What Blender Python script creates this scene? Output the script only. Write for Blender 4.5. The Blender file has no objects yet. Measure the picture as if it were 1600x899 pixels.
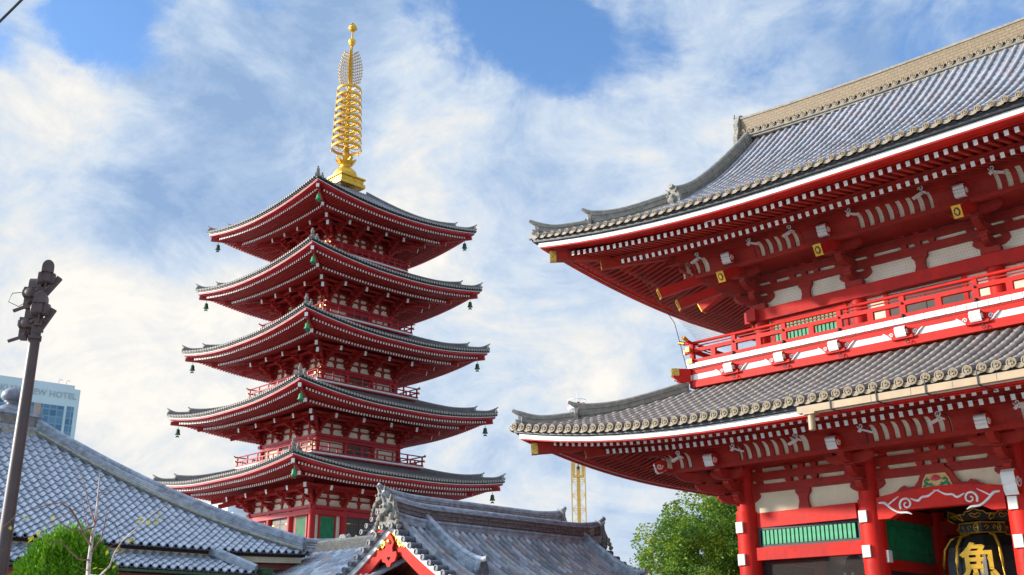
import bpy, math, random
from mathutils import Vector, Matrix
random.seed(7)
S = bpy.context.scene
COL = S.collection
R = math.radians
V = Vector
PI = math.pi

# ------------------------------------------------------------------ mesh builder
class MB:
    def __init__(self):
        self.v = []; self.f = []; self.m = []; self.sm = []
    def add(self, vs, fs, mi=0, sm=False):
        o = len(self.v); self.v += [tuple(p) for p in vs]
        for f in fs:
            self.f.append([i + o for i in f]); self.m.append(mi); self.sm.append(sm)
    def quad(self, a, b, c, d, mi=0): self.add([a, b, c, d], [(0, 1, 2, 3)], mi)
    def box(self, x0, x1, y0, y1, z0, z1, mi=0):
        self.add([(x0,y0,z0),(x1,y0,z0),(x1,y1,z0),(x0,y1,z0),(x0,y0,z1),(x1,y0,z1),(x1,y1,z1),(x0,y1,z1)],
                 [(0,3,2,1),(4,5,6,7),(0,1,5,4),(1,2,6,5),(2,3,7,6),(3,0,4,7)], mi)
    def beam(self, p0, p1, w, h, mi=0, m0=None, m1=None, up=(0,0,1), w1=None, h1=None):
        p0 = V(p0); p1 = V(p1); d = (p1 - p0).normalized()
        s = d.cross(V(up))
        if s.length < 1e-6: s = d.cross(V((1, 0, 0)))
        s.normalize(); u = s.cross(d)
        w1 = w if w1 is None else w1; h1 = h if h1 is None else h1
        a = [p0 + s*x*w/2 + u*y*h/2 for x, y in ((-1,-1),(1,-1),(1,1),(-1,1))]
        b = [p1 + s*x*w1/2 + u*y*h1/2 for x, y in ((-1,-1),(1,-1),(1,1),(-1,1))]
        self.add(a + b, [(0,1,5,4),(1,2,6,5),(2,3,7,6),(3,0,4,7)], mi)
        self.add(a, [(3,2,1,0)], mi if m0 is None else m0)
        self.add(b, [(0,1,2,3)], mi if m1 is None else m1)
    def prism(self, poly, o, u, v, w, mi=0, mc=None):
        """polygon in the u,v plane, thickness w (vector) centred"""
        o = V(o); u = V(u); v = V(v); w = V(w); n = len(poly)
        a = [o + u*p[0] + v*p[1] - w/2 for p in poly]; b = [p + w for p in a]
        mc = mi if mc is None else mc
        self.add(a, [tuple(range(n))[::-1]], mc); self.add(b, [tuple(range(n))], mc)
        self.add(a + b, [(i, (i+1) % n, n+(i+1) % n, n+i) for i in range(n)], mi)
    def tube(self, pts, r, n=8, mi=0, sm=True, cap=True, mcap=None, up=(0,0,1), sq=1.0):
        pts = [V(p) for p in pts]; k = len(pts)
        rs = r if isinstance(r, (list, tuple)) else [r]*k
        vs = []; up = V(up)
        for i in range(k):
            j0 = i - 1
            while j0 >= 0 and (pts[j0]-pts[i]).length < 1e-5: j0 -= 1
            j1 = i + 1
            while j1 < k and (pts[j1]-pts[i]).length < 1e-5: j1 += 1
            d = (pts[min(j1, k-1)] - pts[max(j0, 0)])
            if d.length < 1e-9: d = V((0,0,1))
            d.normalize()
            s = d.cross(up)
            if s.length < 1e-4: s = d.cross(V((0, 1, 0)))
            s.normalize(); q = s.cross(d)
            for a in range(n):
                t = 2*PI*a/n
                vs.append(pts[i] + (s*math.cos(t) + q*math.sin(t)*sq)*rs[i])
        fs = [(i*n+a, i*n+(a+1) % n, (i+1)*n+(a+1) % n, (i+1)*n+a) for i in range(k-1) for a in range(n)]
        self.add(vs, fs, mi, sm)
        if cap:
            mc = mi if mcap is None else mcap
            self.add(vs[:n], [tuple(range(n))[::-1]], mc); self.add(vs[-n:], [tuple(range(n))], mc)
    def lathe(self, prof, o=(0,0,0), n=16, mi=0, ax=(0,0,1), sm=True, ph=0.0, cap=True):
        o = V(o); ax = V(ax).normalized()
        s = ax.cross(V((0,0,1)))
        if s.length < 1e-4: s = V((1,0,0))
        s.normalize(); q = ax.cross(s); vs = []
        for r, z in prof:
            for a in range(n):
                t = 2*PI*a/n + ph
                vs.append(o + ax*z + (s*math.cos(t)+q*math.sin(t))*r)
        k = len(prof)
        fs = [(i*n+a, i*n+(a+1) % n, (i+1)*n+(a+1) % n, (i+1)*n+a) for i in range(k-1) for a in range(n)]
        if cap: fs += [tuple(range(n))[::-1], tuple(range((k-1)*n, k*n))]
        self.add(vs, fs, mi, sm)
    def sweep(self, pts, w, a, b, mi=0):
        """rectangular band standing on a path: width w, from a to b above it"""
        pts = [V(p) for p in pts]; k = len(pts); vs = []
        aa = a if isinstance(a, (list, tuple)) else [a]*k
        bb = b if isinstance(b, (list, tuple)) else [b]*k
        for i in range(k):
            d = pts[min(i+1, k-1)] - pts[max(i-1, 0)]; d.z = 0; d.normalize()
            s = V((-d.y, d.x, 0))*w/2
            vs += [pts[i]-s+V((0,0,aa[i])), pts[i]+s+V((0,0,aa[i])), pts[i]+s+V((0,0,bb[i])), pts[i]-s+V((0,0,bb[i]))]
        fs = [(i*4+j, i*4+(j+1) % 4, (i+1)*4+(j+1) % 4, (i+1)*4+j) for i in range(k-1) for j in range(4)]
        fs += [(3,2,1,0), ((k-1)*4, (k-1)*4+1, (k-1)*4+2, (k-1)*4+3)]
        self.add(vs, fs, mi)
    def blob(self, c, r, seed=0, mi=0, n=8, sc=(1,1,1)):
        rnd = random.Random(seed); prof = []
        vs = []
        for i in range(n+1):
            ph = PI*i/n
            for a in range(n*2):
                t = 2*PI*a/(2*n); k = r*(1+.18*math.sin(3*t+seed)*math.sin(2*ph+seed))
                vs.append((c[0]+sc[0]*k*math.sin(ph)*math.cos(t), c[1]+sc[1]*k*math.sin(ph)*math.sin(t), c[2]+sc[2]*k*math.cos(ph)))
        m = 2*n
        self.add(vs, [(i*m+a, i*m+(a+1) % m, (i+1)*m+(a+1) % m, (i+1)*m+a) for i in range(n) for a in range(m)], mi, True)
    def build(self, name, mats, parent=None, loc=None, rotz=0, link=True):
        me = bpy.data.meshes.new(name)
        me.from_pydata(self.v, [], self.f)
        for m in (mats if isinstance(mats, (list, tuple)) else [mats]): me.materials.append(m)
        me.polygons.foreach_set('material_index', self.m)
        me.polygons.foreach_set('use_smooth', self.sm)
        me.update()
        o = bpy.data.objects.new(name, me); COL.objects.link(o)
        if parent: o.parent = parent
        if loc: o.location = loc
        o.rotation_euler.z = rotz
        return o

def tag(o, label=None, cat=None, group=None, kind=None):
    if label: o['label'] = label
    if cat: o['category'] = cat
    if group: o['group'] = group
    if kind: o['kind'] = kind
    return o
def empty(name, loc, label=None, cat=None, group=None, rotz=0):
    o = bpy.data.objects.new(name, None); COL.objects.link(o); o.location = loc
    o.rotation_euler.z = rotz; o.empty_display_size = .3
    return tag(o, label, cat, group)
def kids(o): return [c for c in bpy.data.objects if c.parent == o]
def copy_part(o, parent, loc, rotz=0, subs=None):
    c = o.copy(); COL.objects.link(c); c.parent = parent; c.location = loc; c.rotation_euler.z = rotz
    for k in (subs or []):
        d = k.copy(); COL.objects.link(d); d.parent = c
    return c

# ------------------------------------------------------------------ materials
def mat(name, col, rough=.5, var=.12, scale=3.0, metal=0.0, bump=0.0, bscale=20.0, spec=.5, col2=None, detail=6, cell=None, coat=0.0, streak=False, lim=(.3,.7), dirt=0.0):
    m = bpy.data.materials.new(name); m.use_nodes = True
    nt = m.node_tree; N = nt.nodes; Lk = nt.links
    b = N['Principled BSDF']
    b.inputs['Roughness'].default_value = rough; b.inputs['Metallic'].default_value = metal
    b.inputs['Specular IOR Level'].default_value = spec
    if coat: b.inputs['Coat Weight'].default_value = coat; b.inputs['Coat Roughness'].default_value = .15
    tc = N.new('ShaderNodeTexCoord'); mp = N.new('ShaderNodeMapping')
    Lk.new(tc.outputs['Object'], mp.inputs['Vector'])
    if streak: mp.inputs['Scale'].default_value = (1, 1, .12)
    n = N.new('ShaderNodeTexNoise'); n.inputs['Scale'].default_value = scale; n.inputs['Detail'].default_value = detail
    n.inputs['Roughness'].default_value = .62
    Lk.new(mp.outputs['Vector'], n.inputs['Vector'])
    cr = N.new('ShaderNodeValToRGB')
    c2 = col2 or tuple(c*(1-2.2*var) for c in col)
    cr.color_ramp.elements[0].position = lim[0]; cr.color_ramp.elements[1].position = lim[1]
    cr.color_ramp.elements[0].color = (*c2, 1); cr.color_ramp.elements[1].color = (*[min(1, c*(1+.6*var)) for c in col], 1)
    Lk.new(n.outputs['Fac'], cr.inputs['Fac'])
    out = cr.outputs['Color']
    if cell:                       # per-tile colour: cells of the given size in object space
        cs, cc, cf = cell
        dv = N.new('ShaderNodeVectorMath'); dv.operation = 'DIVIDE'; dv.inputs[1].default_value = cs
        ad = N.new('ShaderNodeVectorMath'); ad.operation = 'ADD'; ad.inputs[1].default_value = (.5, .5, 0)
        fl = N.new('ShaderNodeVectorMath'); fl.operation = 'FLOOR'
        Lk.new(tc.outputs['Object'], dv.inputs[0]); Lk.new(dv.outputs[0], ad.inputs[0]); Lk.new(ad.outputs[0], fl.inputs[0])
        mz = N.new('ShaderNodeVectorMath'); mz.operation = 'MULTIPLY'; mz.inputs[1].default_value = (1, 1, 0)
        Lk.new(fl.outputs[0], mz.inputs[0])
        wn = N.new('ShaderNodeTexWhiteNoise'); wn.noise_dimensions = '3D'; Lk.new(mz.outputs[0], wn.inputs['Vector'])
        r2 = N.new('ShaderNodeValToRGB'); r2.color_ramp.interpolation = 'CONSTANT'
        while len(r2.color_ramp.elements) < len(cc): r2.color_ramp.elements.new(.5)
        for i, c in enumerate(cc):
            r2.color_ramp.elements[i].position = i/len(cc); r2.color_ramp.elements[i].color = (*c, 1)
        Lk.new(wn.outputs['Value'], r2.inputs['Fac'])
        mx = N.new('ShaderNodeMix'); mx.data_type = 'RGBA'; mx.inputs['Factor'].default_value = cf
        Lk.new(out, mx.inputs['A']); Lk.new(r2.outputs['Color'], mx.inputs['B']); out = mx.outputs['Result']
    if dirt:                       # blotchy weathering with long vertical runs
        for sc_, st, am in ((1.7, (1,1,1), dirt), (7.0, (1,1,.16), dirt*.8)):
            m3 = N.new('ShaderNodeMapping'); m3.inputs['Scale'].default_value = st; Lk.new(tc.outputs['Object'], m3.inputs['Vector'])
            n3 = N.new('ShaderNodeTexNoise'); n3.inputs['Scale'].default_value = sc_; n3.inputs['Detail'].default_value = 9; n3.inputs['Roughness'].default_value = .7
            Lk.new(m3.outputs[0], n3.inputs['Vector'])
            m4 = N.new('ShaderNodeMapRange'); m4.inputs['From Min'].default_value = .50; m4.inputs['From Max'].default_value = .72; m4.inputs['To Max'].default_value = am
            Lk.new(n3.outputs['Fac'], m4.inputs['Value'])
            mx2 = N.new('ShaderNodeMix'); mx2.data_type = 'RGBA'; mx2.inputs['B'].default_value = (col[0]*.30, col[1]*.42+.008, col[2]*.45+.006, 1)
            Lk.new(m4.outputs[0], mx2.inputs['Factor']); Lk.new(out, mx2.inputs['A']); out = mx2.outputs['Result']
    Lk.new(out, b.inputs['Base Color'])
    rr = N.new('ShaderNodeMapRange'); rr.inputs['To Min'].default_value = max(.03, rough-.12); rr.inputs['To Max'].default_value = min(1, rough+.15)
    Lk.new(n.outputs['Fac'], rr.inputs['Value']); Lk.new(rr.outputs['Result'], b.inputs['Roughness'])
    if bump:
        n2 = N.new('ShaderNodeTexNoise'); n2.inputs['Scale'].default_value = bscale; n2.inputs['Detail'].default_value = 4
        Lk.new(tc.outputs['Object'], n2.inputs['Vector'])
        bp = N.new('ShaderNodeBump'); bp.inputs['Strength'].default_value = bump; bp.inputs['Distance'].default_value = .02
        Lk.new(n2.outputs['Fac'], bp.inputs['Height']); Lk.new(bp.outputs['Normal'], b.inputs['Normal'])
    return m

M = {}
M['red'] = mat('vermilion_lacquer', (.64,.018,.008), .55, .14, 1.1, bump=.3, bscale=5, detail=9, col2=(.42,.010,.007), spec=.22, dirt=.45)
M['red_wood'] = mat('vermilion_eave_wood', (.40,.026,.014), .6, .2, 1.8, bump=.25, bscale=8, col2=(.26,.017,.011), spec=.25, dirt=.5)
M['pred'] = mat('pagoda_crimson', (.50,.018,.020), .5, .12, 1.5, col2=(.36,.013,.015), dirt=.4, spec=.3)
M['pred_wood'] = mat('pagoda_eave_red', (.40,.025,.020), .6, .15, 2.0, col2=(.27,.017,.014), dirt=.5, spec=.25)
M['white'] = mat('white_paint', (.80,.79,.74), .55, .04, 3.0, dirt=.22)
M['plaster'] = mat('cream_plaster', (.80,.68,.47), .8, .05, 1.2, col2=(.66,.53,.36), bump=.1, bscale=40, dirt=.16)
M['plaster_w'] = mat('pale_plaster', (.82,.76,.61), .8, .05, 1.0, col2=(.74,.64,.46), bump=.1, bscale=40, dirt=.14)
GC = [(.22,.215,.24),(.27,.265,.30),(.19,.19,.215),(.26,.225,.24),(.22,.25,.29),(.31,.31,.34),(.20,.19,.20)]
M['gtile'] = mat('gate_roof_tile', (.28,.275,.30), .50, .12, 2.0, cell=((.316,.34,1), GC, .8), spec=.6, col2=(.20,.19,.19))
GC2 = [(.17,.14,.125),(.21,.175,.155),(.15,.125,.115),(.225,.185,.16),(.18,.16,.15),(.21,.17,.14)]
M['gtile2'] = mat('gate_lower_roof_tile', (.20,.17,.15), .55, .15, 2.0, cell=((.316,.34,1), GC2, .8), col2=(.15,.13,.115))
M['eavetile'] = mat('eave_end_tile', (.27,.205,.12), .55, .2, 5.0, bump=.4, bscale=25, col2=(.22,.17,.11))
M['band'] = mat('ridge_band_tile', (.25,.19,.11), .6, .2, 4.0, col2=(.24,.19,.12))
M['noshi'] = mat('stacked_ridge_tile', (.27,.24,.19), .65, .25, 6.0, bump=.4, bscale=30, col2=(.15,.135,.11))
M['black'] = mat('dark_underboard', (.022,.023,.028), .5, .2, 4)
M['ptile'] = mat('pagoda_roof_tile', (.23,.215,.20), .5, .2, 3.0, cell=((.25,.3,1), [(.15,.145,.14),(.18,.17,.16),(.21,.19,.165),(.13,.13,.135)], .6), col2=(.10,.095,.09))
M['ptop'] = mat('pagoda_top_tile', (.17,.18,.24), .38, .15, 3.0, cell=((.25,.3,1), [(.15,.16,.21),(.19,.20,.26),(.17,.17,.22)], .6), col2=(.11,.115,.15))
M['pend'] = mat('pagoda_eave_tile', (.38,.34,.28), .6, .25, 6.0, col2=(.25,.22,.18))
M['gold'] = mat('gilded_metal', (.86,.49,.04), .34, .10, 3.0, metal=.5, col2=(.58,.30,.025), dirt=.3)
M['goldp'] = mat('gold_fitting', (.85,.52,.10), .3, .25, 18.0, metal=.7, col2=(.32,.17,.03))
M['green'] = mat('green_slats', (.06,.38,.20), .5, .3, 5.0, col2=(.045,.27,.13))
M['green_dk'] = mat('green_panel', (.012,.27,.10), .5, .2, 3.0)
M['patina'] = mat('green_patina', (.05,.13,.06), .55, .4, 14, metal=.3, col2=(.02,.05,.03))
M['patina_sunlit'] = mat('sunlit_patina', (.035,.30,.11), .5, .2, 10)  # lighter copy of the bell patina: sunlight on the near bells painted in
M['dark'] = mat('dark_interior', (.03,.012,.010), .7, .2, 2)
M['brown'] = mat('brown_door', (.07,.045,.035), .5, .2, 2)
M['metalblk'] = mat('black_iron', (.03,.03,.032), .45, .2, 8, metal=.4)
M['gutter'] = mat('copper_beige_gutter', (.42,.29,.165), .5, .12, 1.5, col2=(.32,.22,.12))
HT = [(.31,.335,.385),(.38,.41,.46),(.26,.28,.32),(.46,.485,.53),(.34,.37,.41),(.20,.215,.245)]
M['ktile'] = mat('grey_pantile', (.38,.405,.45), .28, .2, 3.0, cell=((.262,.27,1), HT, .40), spec=.65, col2=(.24,.27,.32), bump=.15, bscale=30)
M['rtile'] = mat('grey_round_tile', (.40,.42,.47), .32, .2, 3.0, cell=((.28,.27,1), [(.30,.33,.38),(.44,.47,.53),(.24,.27,.31),(.55,.57,.62),(.40,.34,.35),(.50,.50,.50),(.34,.38,.44)], 1.0), spec=.6, col2=(.25,.26,.30), bump=.15, bscale=25)
M['lip'] = mat('tile_lip_shadow', (.22,.235,.265), .5, .3, 10, col2=(.11,.12,.14))  # darker than the tile face: shadow gap under each course painted in
M['rend'] = mat('dark_round_tile_end', (.15,.165,.19), .45, .3, 10, col2=(.055,.06,.07), bump=.5, bscale=40)
M['kridge'] = mat('weathered_ridge_tile', (.36,.40,.46), .55, .3, 5.0, col2=(.17,.185,.20), lim=(.32,.68), bump=.5, bscale=30)
M['bridge'] = mat('brown_stacked_ridge', (.22,.18,.175), .7, .35, 11.0, col2=(.06,.047,.045), bump=.6, bscale=40)
M['lichen'] = mat('lichen_mortar', (.42,.38,.27), .85, .3, 9.0, col2=(.17,.17,.14), bump=.4, bscale=40)
M['cream_ridge'] = mat('sandy_ridge_tile', (.42,.34,.24), .8, .3, 7.0, col2=(.24,.19,.14), bump=.5, bscale=40)
M['oni'] = mat('ogre_tile', (.32,.29,.23), .75, .4, 12.0, col2=(.09,.085,.08), bump=.8, bscale=30)
M['gdeep'] = mat('gable_red', (.56,.020,.010), .6, .12, 1.5, col2=(.44,.016,.009), spec=.2)
M['hallwall'] = mat('hall_redbrown', (.30,.06,.035), .55, .15, 3)
M['curtain'] = mat('purple_curtain', (.055,.012,.06), .8, .2, 2)
M['stone'] = mat('paving_stone', (.42,.40,.37), .8, .15, 1.2, bump=.3, bscale=12, cell=((.9,.6,1), [(.40,.38,.35),(.45,.43,.40),(.36,.35,.33)], .6))
M['pole'] = mat('brown_pole_paint', (.085,.052,.045), .42, .1, 4)
M['lampblk'] = mat('brown_lamp_housing', (.11,.065,.055), .45, .2, 6)
M['glasspane'] = mat('lamp_glass', (.20,.20,.22), .15, .1, 4)
M['bark'] = mat('grey_bark', (.16,.12,.09), .85, .3, 9, bump=.6, bscale=30)
M['bark_w'] = mat('white_bark', (.55,.47,.42), .8, .35, 14, col2=(.26,.17,.14), bump=.5, bscale=50)
M['twig'] = mat('brown_twig', (.25,.13,.09), .8, .3, 12)
M['yellow'] = mat('yellow_steel', (.80,.50,.10), .45, .1, 1.0, col2=(.62,.38,.07))
M['hotelw'] = mat('hotel_facade', (.55,.66,.66), .6, .05, .05)
M['hotelg'] = mat('hotel_letter', (.36,.43,.43), .5, .05, 1)
M['hwhite'] = mat('distant_white_wall', (.72,.74,.74), .7, .06, .3)
M['statue'] = mat('statue_red', (.30,.03,.02), .5, .3, 5)
M['statue_g'] = mat('statue_green', (.05,.09,.07), .6, .3, 5)
M['cable'] = mat('cable_black', (.02,.02,.022), .5, .1, 4)
M['net'] = mat('net_cord', (.035,.03,.03), .8, .1, 4)
M['ribbon'] = mat('lantern_black', (.022,.024,.022), .35, .3, 12, bump=.5, bscale=60)
M['lotus_r'] = mat('lotus_red', (.70,.05,.09), .5, .1, 8)
M['lotus_g'] = mat('lotus_green', (.03,.28,.12), .5, .1, 8)
M['lotus_b'] = mat('lotus_ochre', (.68,.44,.14), .5, .1, 8)

def glass_grid_mat(name, cw, ch, frame, g1, g2):
    m = bpy.data.materials.new(name); m.use_nodes = True; nt = m.node_tree; N = nt.nodes; Lk = nt.links
    b = N['Principled BSDF']; b.inputs['Roughness'].default_value = .12
    tc = N.new('ShaderNodeTexCoord'); br = N.new('ShaderNodeTexBrick'); mp = N.new('ShaderNodeMapping')
    mp.inputs['Rotation'].default_value = (PI/2, 0, PI/2)
    sep = N.new('ShaderNodeSeparateXYZ'); cmb = N.new('ShaderNodeCombineXYZ')
    Lk.new(tc.outputs['Object'], sep.inputs[0]); Lk.new(sep.outputs['Y'], cmb.inputs['X']); Lk.new(sep.outputs['Z'], cmb.inputs['Y'])
    Lk.new(cmb.outputs[0], br.inputs['Vector'])
    br.offset = 0; br.inputs['Scale'].default_value = 1; br.inputs['Brick Width'].default_value = cw; br.inputs['Row Height'].default_value = ch
    br.inputs['Mortar Size'].default_value = .22; br.inputs['Mortar Smooth'].default_value = 0
    br.inputs['Color1'].default_value = (*g1, 1); br.inputs['Color2'].default_value = (*g2, 1); br.inputs['Mortar'].default_value = (*frame, 1)
    Lk.new(br.outputs['Color'], b.inputs['Base Color'])
    return m
M['hglass'] = glass_grid_mat('hotel_window_glass', 2.5, 2.6, (.19,.27,.31), (.03,.10,.19), (.11,.27,.38))

def leaf_mat(name, cols, trans=.35):
    m = bpy.data.materials.new(name); m.use_nodes = True; nt = m.node_tree; N = nt.nodes; Lk = nt.links
    b = N['Principled BSDF']; b.inputs['Roughness'].default_value = .55; b.inputs['Specular IOR Level'].default_value = .3
    g = N.new('ShaderNodeNewGeometry'); cr = N.new('ShaderNodeValToRGB')
    while len(cr.color_ramp.elements) < len(cols): cr.color_ramp.elements.new(.5)
    for i, c in enumerate(cols):
        cr.color_ramp.elements[i].position = i/(len(cols)-1); cr.color_ramp.elements[i].color = (*c, 1)
    tc = N.new('ShaderNodeTexCoord'); n = N.new('ShaderNodeTexNoise'); n.inputs['Scale'].default_value = .55; n.inputs['Detail'].default_value = 3
    Lk.new(tc.outputs['Object'], n.inputs['Vector'])
    mm = N.new('ShaderNodeMath'); mm.operation = 'MULTIPLY_ADD'; mm.inputs[1].default_value = .45
    Lk.new(g.outputs['Random Per Island'], mm.inputs[0])
    m2 = N.new('ShaderNodeMath'); m2.operation = 'MULTIPLY_ADD'; m2.inputs[1].default_value = 1.5; m2.inputs[2].default_value = -.48
    Lk.new(n.outputs['Fac'], m2.inputs[0]); Lk.new(m2.outputs[0], mm.inputs[2])
    Lk.new(mm.outputs[0], cr.inputs['Fac']); Lk.new(cr.outputs['Color'], b.inputs['Base Color'])
    tr = N.new('ShaderNodeBsdfTranslucent'); Lk.new(cr.outputs['Color'], tr.inputs['Color'])
    ms = N.new('ShaderNodeMixShader'); ms.inputs[0].default_value = trans
    Lk.new(b.outputs[0], ms.inputs[1]); Lk.new(tr.outputs[0], ms.inputs[2]); Lk.new(ms.outputs[0], N['Material Output'].inputs[0])
    return m
M['leaf'] = leaf_mat('broad_leaves', [(.02,.06,.010),(.08,.18,.016),(.20,.30,.02),(.40,.36,.02)])
M['leaf_y'] = leaf_mat('autumn_leaves', [(.12,.15,.02),(.28,.24,.03),(.40,.26,.03)])
M['leaf_d'] = leaf_mat('dark_leaves', [(.02,.045,.015),(.035,.08,.02),(.06,.12,.02)])
M['conifer'] = leaf_mat('conifer_sprays', [(.06,.16,.006),(.15,.33,.008),(.27,.47,.012)], .3)
M['leaf_l'] = leaf_mat('yellow_leaf', [(.45,.36,.02),(.35,.40,.03)])

# ------------------------------------------------------------------ curved temple roof
class Eave:
    """rectangular eave with upswept corners; local frame of a side: t along it, s inward from the tile edge"""
    def __init__(self, ax, ay, ze, L, D, p, h, fade):
        self.ax, self.ay, self.ze, self.L, self.D, self.p, self.h, self.fade = ax, ay, ze, L, D, p, h, fade
    def half(self, sd): return (self.ax, self.ay) if sd % 2 == 0 else (self.ay, self.ax)
    def lift(self, c): return self.L*max(0.0, 1-max(c, 0)/self.D)**self.p
    def at(self, sd, t, s, z):
        A, B = self.half(sd)
        return ((t, -(B-s), z), (B-s, t, z), (-t, B-s, z), (-(B-s), -t, z))[sd]
    def out(self, sd): return ((0,-1,0), (1,0,0), (0,1,0), (-1,0,0))[sd]
    def surf(self, sd, t, s, dz=0.0):
        A, B = self.half(sd); s0 = max(s, 0)
        z = self.ze + self.h(s0) + self.lift(A-abs(t))*max(0.0, 1-s0/self.fade)
        return V(self.at(sd, t, s, z+dz))
    def edge(self, sd, t, s, dz, fl=1.0):
        A, B = self.half(sd)
        return V(self.at(sd, t, s, self.ze+dz+self.lift(A-abs(t))*fl))

def disc(mb, c, nrm, r, mi=0, fancy=True):
    """round end tile with a raised rim and a swirl of three bosses"""
    mb.lathe([(r, -.02), (r*1.02, .012), (r*.84, .015), (r*.78, -.004), (0.001, -.004)], c, 12, mi, ax=nrm, sm=False)
    if fancy:
        n = V(nrm); s = n.cross(V((0,0,1))).normalized(); q = s.cross(n)
        for k in range(3):
            a = 2*PI*k/3+.5
            pts = [V(c)+(s*math.cos(a+b)+q*math.sin(a+b))*r*(.34+.09*b)+n*.004 for b in (0, .5, 1.0, 1.5)]
            mb.tube(pts, [r*.22, r*.18, r*.12, r*.05], 5, mi, up=tuple(n))

def tile_field(E, mats, parent, sides, smax, pitch, r, step=None, fancy=True, nr=6, ns=8, overhang=.05, pan=True, name='tiles'):
    mb = MB()
    for sd in sides:
        A, B = E.half(sd); n = int((A-.06)/pitch); ts = [k*pitch for k in range(-n, n+1)]
        ext = [-A+.02] + ts + [A-.02]
        for a, b in zip(ext, ext[1:]):
            sa, sb = smax(sd, a), smax(sd, b)
            if sa <= .02 and sb <= .02: continue
            if step:
                q = max(1, int(max(sa, sb)/step)); pa = []; pb = []
                for i in range(q):
                    pa += [E.surf(sd, a, sa*i/q, .018), E.surf(sd, a, sa*(i+1)/q, -.012)]; pb += [E.surf(sd, b, sb*i/q, .018), E.surf(sd, b, sb*(i+1)/q, -.012)]
                q = len(pa)
                mb.add(pa+pb, [(i, q+i, q+1+i, i+1) for i in range(q-1)], 0)
            else:
                pa = [E.surf(sd, a, sa*i/ns) for i in range(ns+1)]; pb = [E.surf(sd, b, sb*i/ns) for i in range(ns+1)]
                mb.add(pa+pb, [(i, ns+1+i, ns+2+i, i+1) for i in range(ns)], 0)
            if pan:      # drooping lip of the pan tile between two ribs
                m_ = (a+b)/2; w = (b-a)/2
                lip = []
                for i in range(6):
                    u = -1+2*i/5
                    lip.append((E.surf(sd, m_+w*u, -overhang*.6, .02-.35*r*(1-u*u)), E.surf(sd, m_+w*u, -overhang*.6, -.035-.95*r*(1-u*u))))
                vs = [p for q in lip for p in q]
                mb.add(vs, [(2*i, 2*i+1, 2*i+3, 2*i+2) for i in range(5)], 1)
        for t in ts:
            sm = smax(sd, t)
            if sm < .25: continue
            if step:
                k = max(1, int(sm/step)); pts = []; rs = []
                for i in range(k):
                    s0, s1 = -overhang+(sm+overhang)*i/k, -overhang+(sm+overhang)*(i+1)/k
                    pts += [E.surf(sd, t, s0, r*.08), E.surf(sd, t, s1, r*.08)]; rs += [r*1.14, r*.90]
            else:
                k = max(2, int(sm/1.1)+1)
                pts = [E.surf(sd, t, -overhang+(sm+overhang)*i/k, r*.28) for i in range(k+1)]; rs = r
            mb.tube(pts, rs, nr, 0, cap=True, mcap=1)
            if fancy is not None:
                disc(mb, E.surf(sd, t, -overhang-.012, r*.12), E.out(sd), r*1.14, 1, fancy)
    return mb.build(name, mats, parent)

def strips(E, spec, parent, mats, name, sides=(0,1,2,3), seg=26):
    """spec: list of (inset0, inset1, z0, z1, mat): box strips running round the eave, mitred at the corners"""
    mb = MB()
    for (e0, e1, z0, z1, mi) in spec:
        for sd in sides:
            A, B = E.half(sd); rows = []
            for i in range(seg+1):
                u = -1+2*i/seg; u = math.copysign(abs(u)**.75, u)
                rows.append([E.edge(sd, u*(A-e0), e0, z0), E.edge(sd, u*(A-e1), e1, z0), E.edge(sd, u*(A-e1), e1, z1), E.edge(sd, u*(A-e0), e0, z1)])
            vs = [p for r_ in rows for p in r_]
            mb.add(vs, [(i*4+j, i*4+(j+1) % 4, (i+1)*4+(j+1) % 4, (i+1)*4+j) for i in range(seg) for j in range(4)], mi)
    return mb.build(name, mats, parent)

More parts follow.
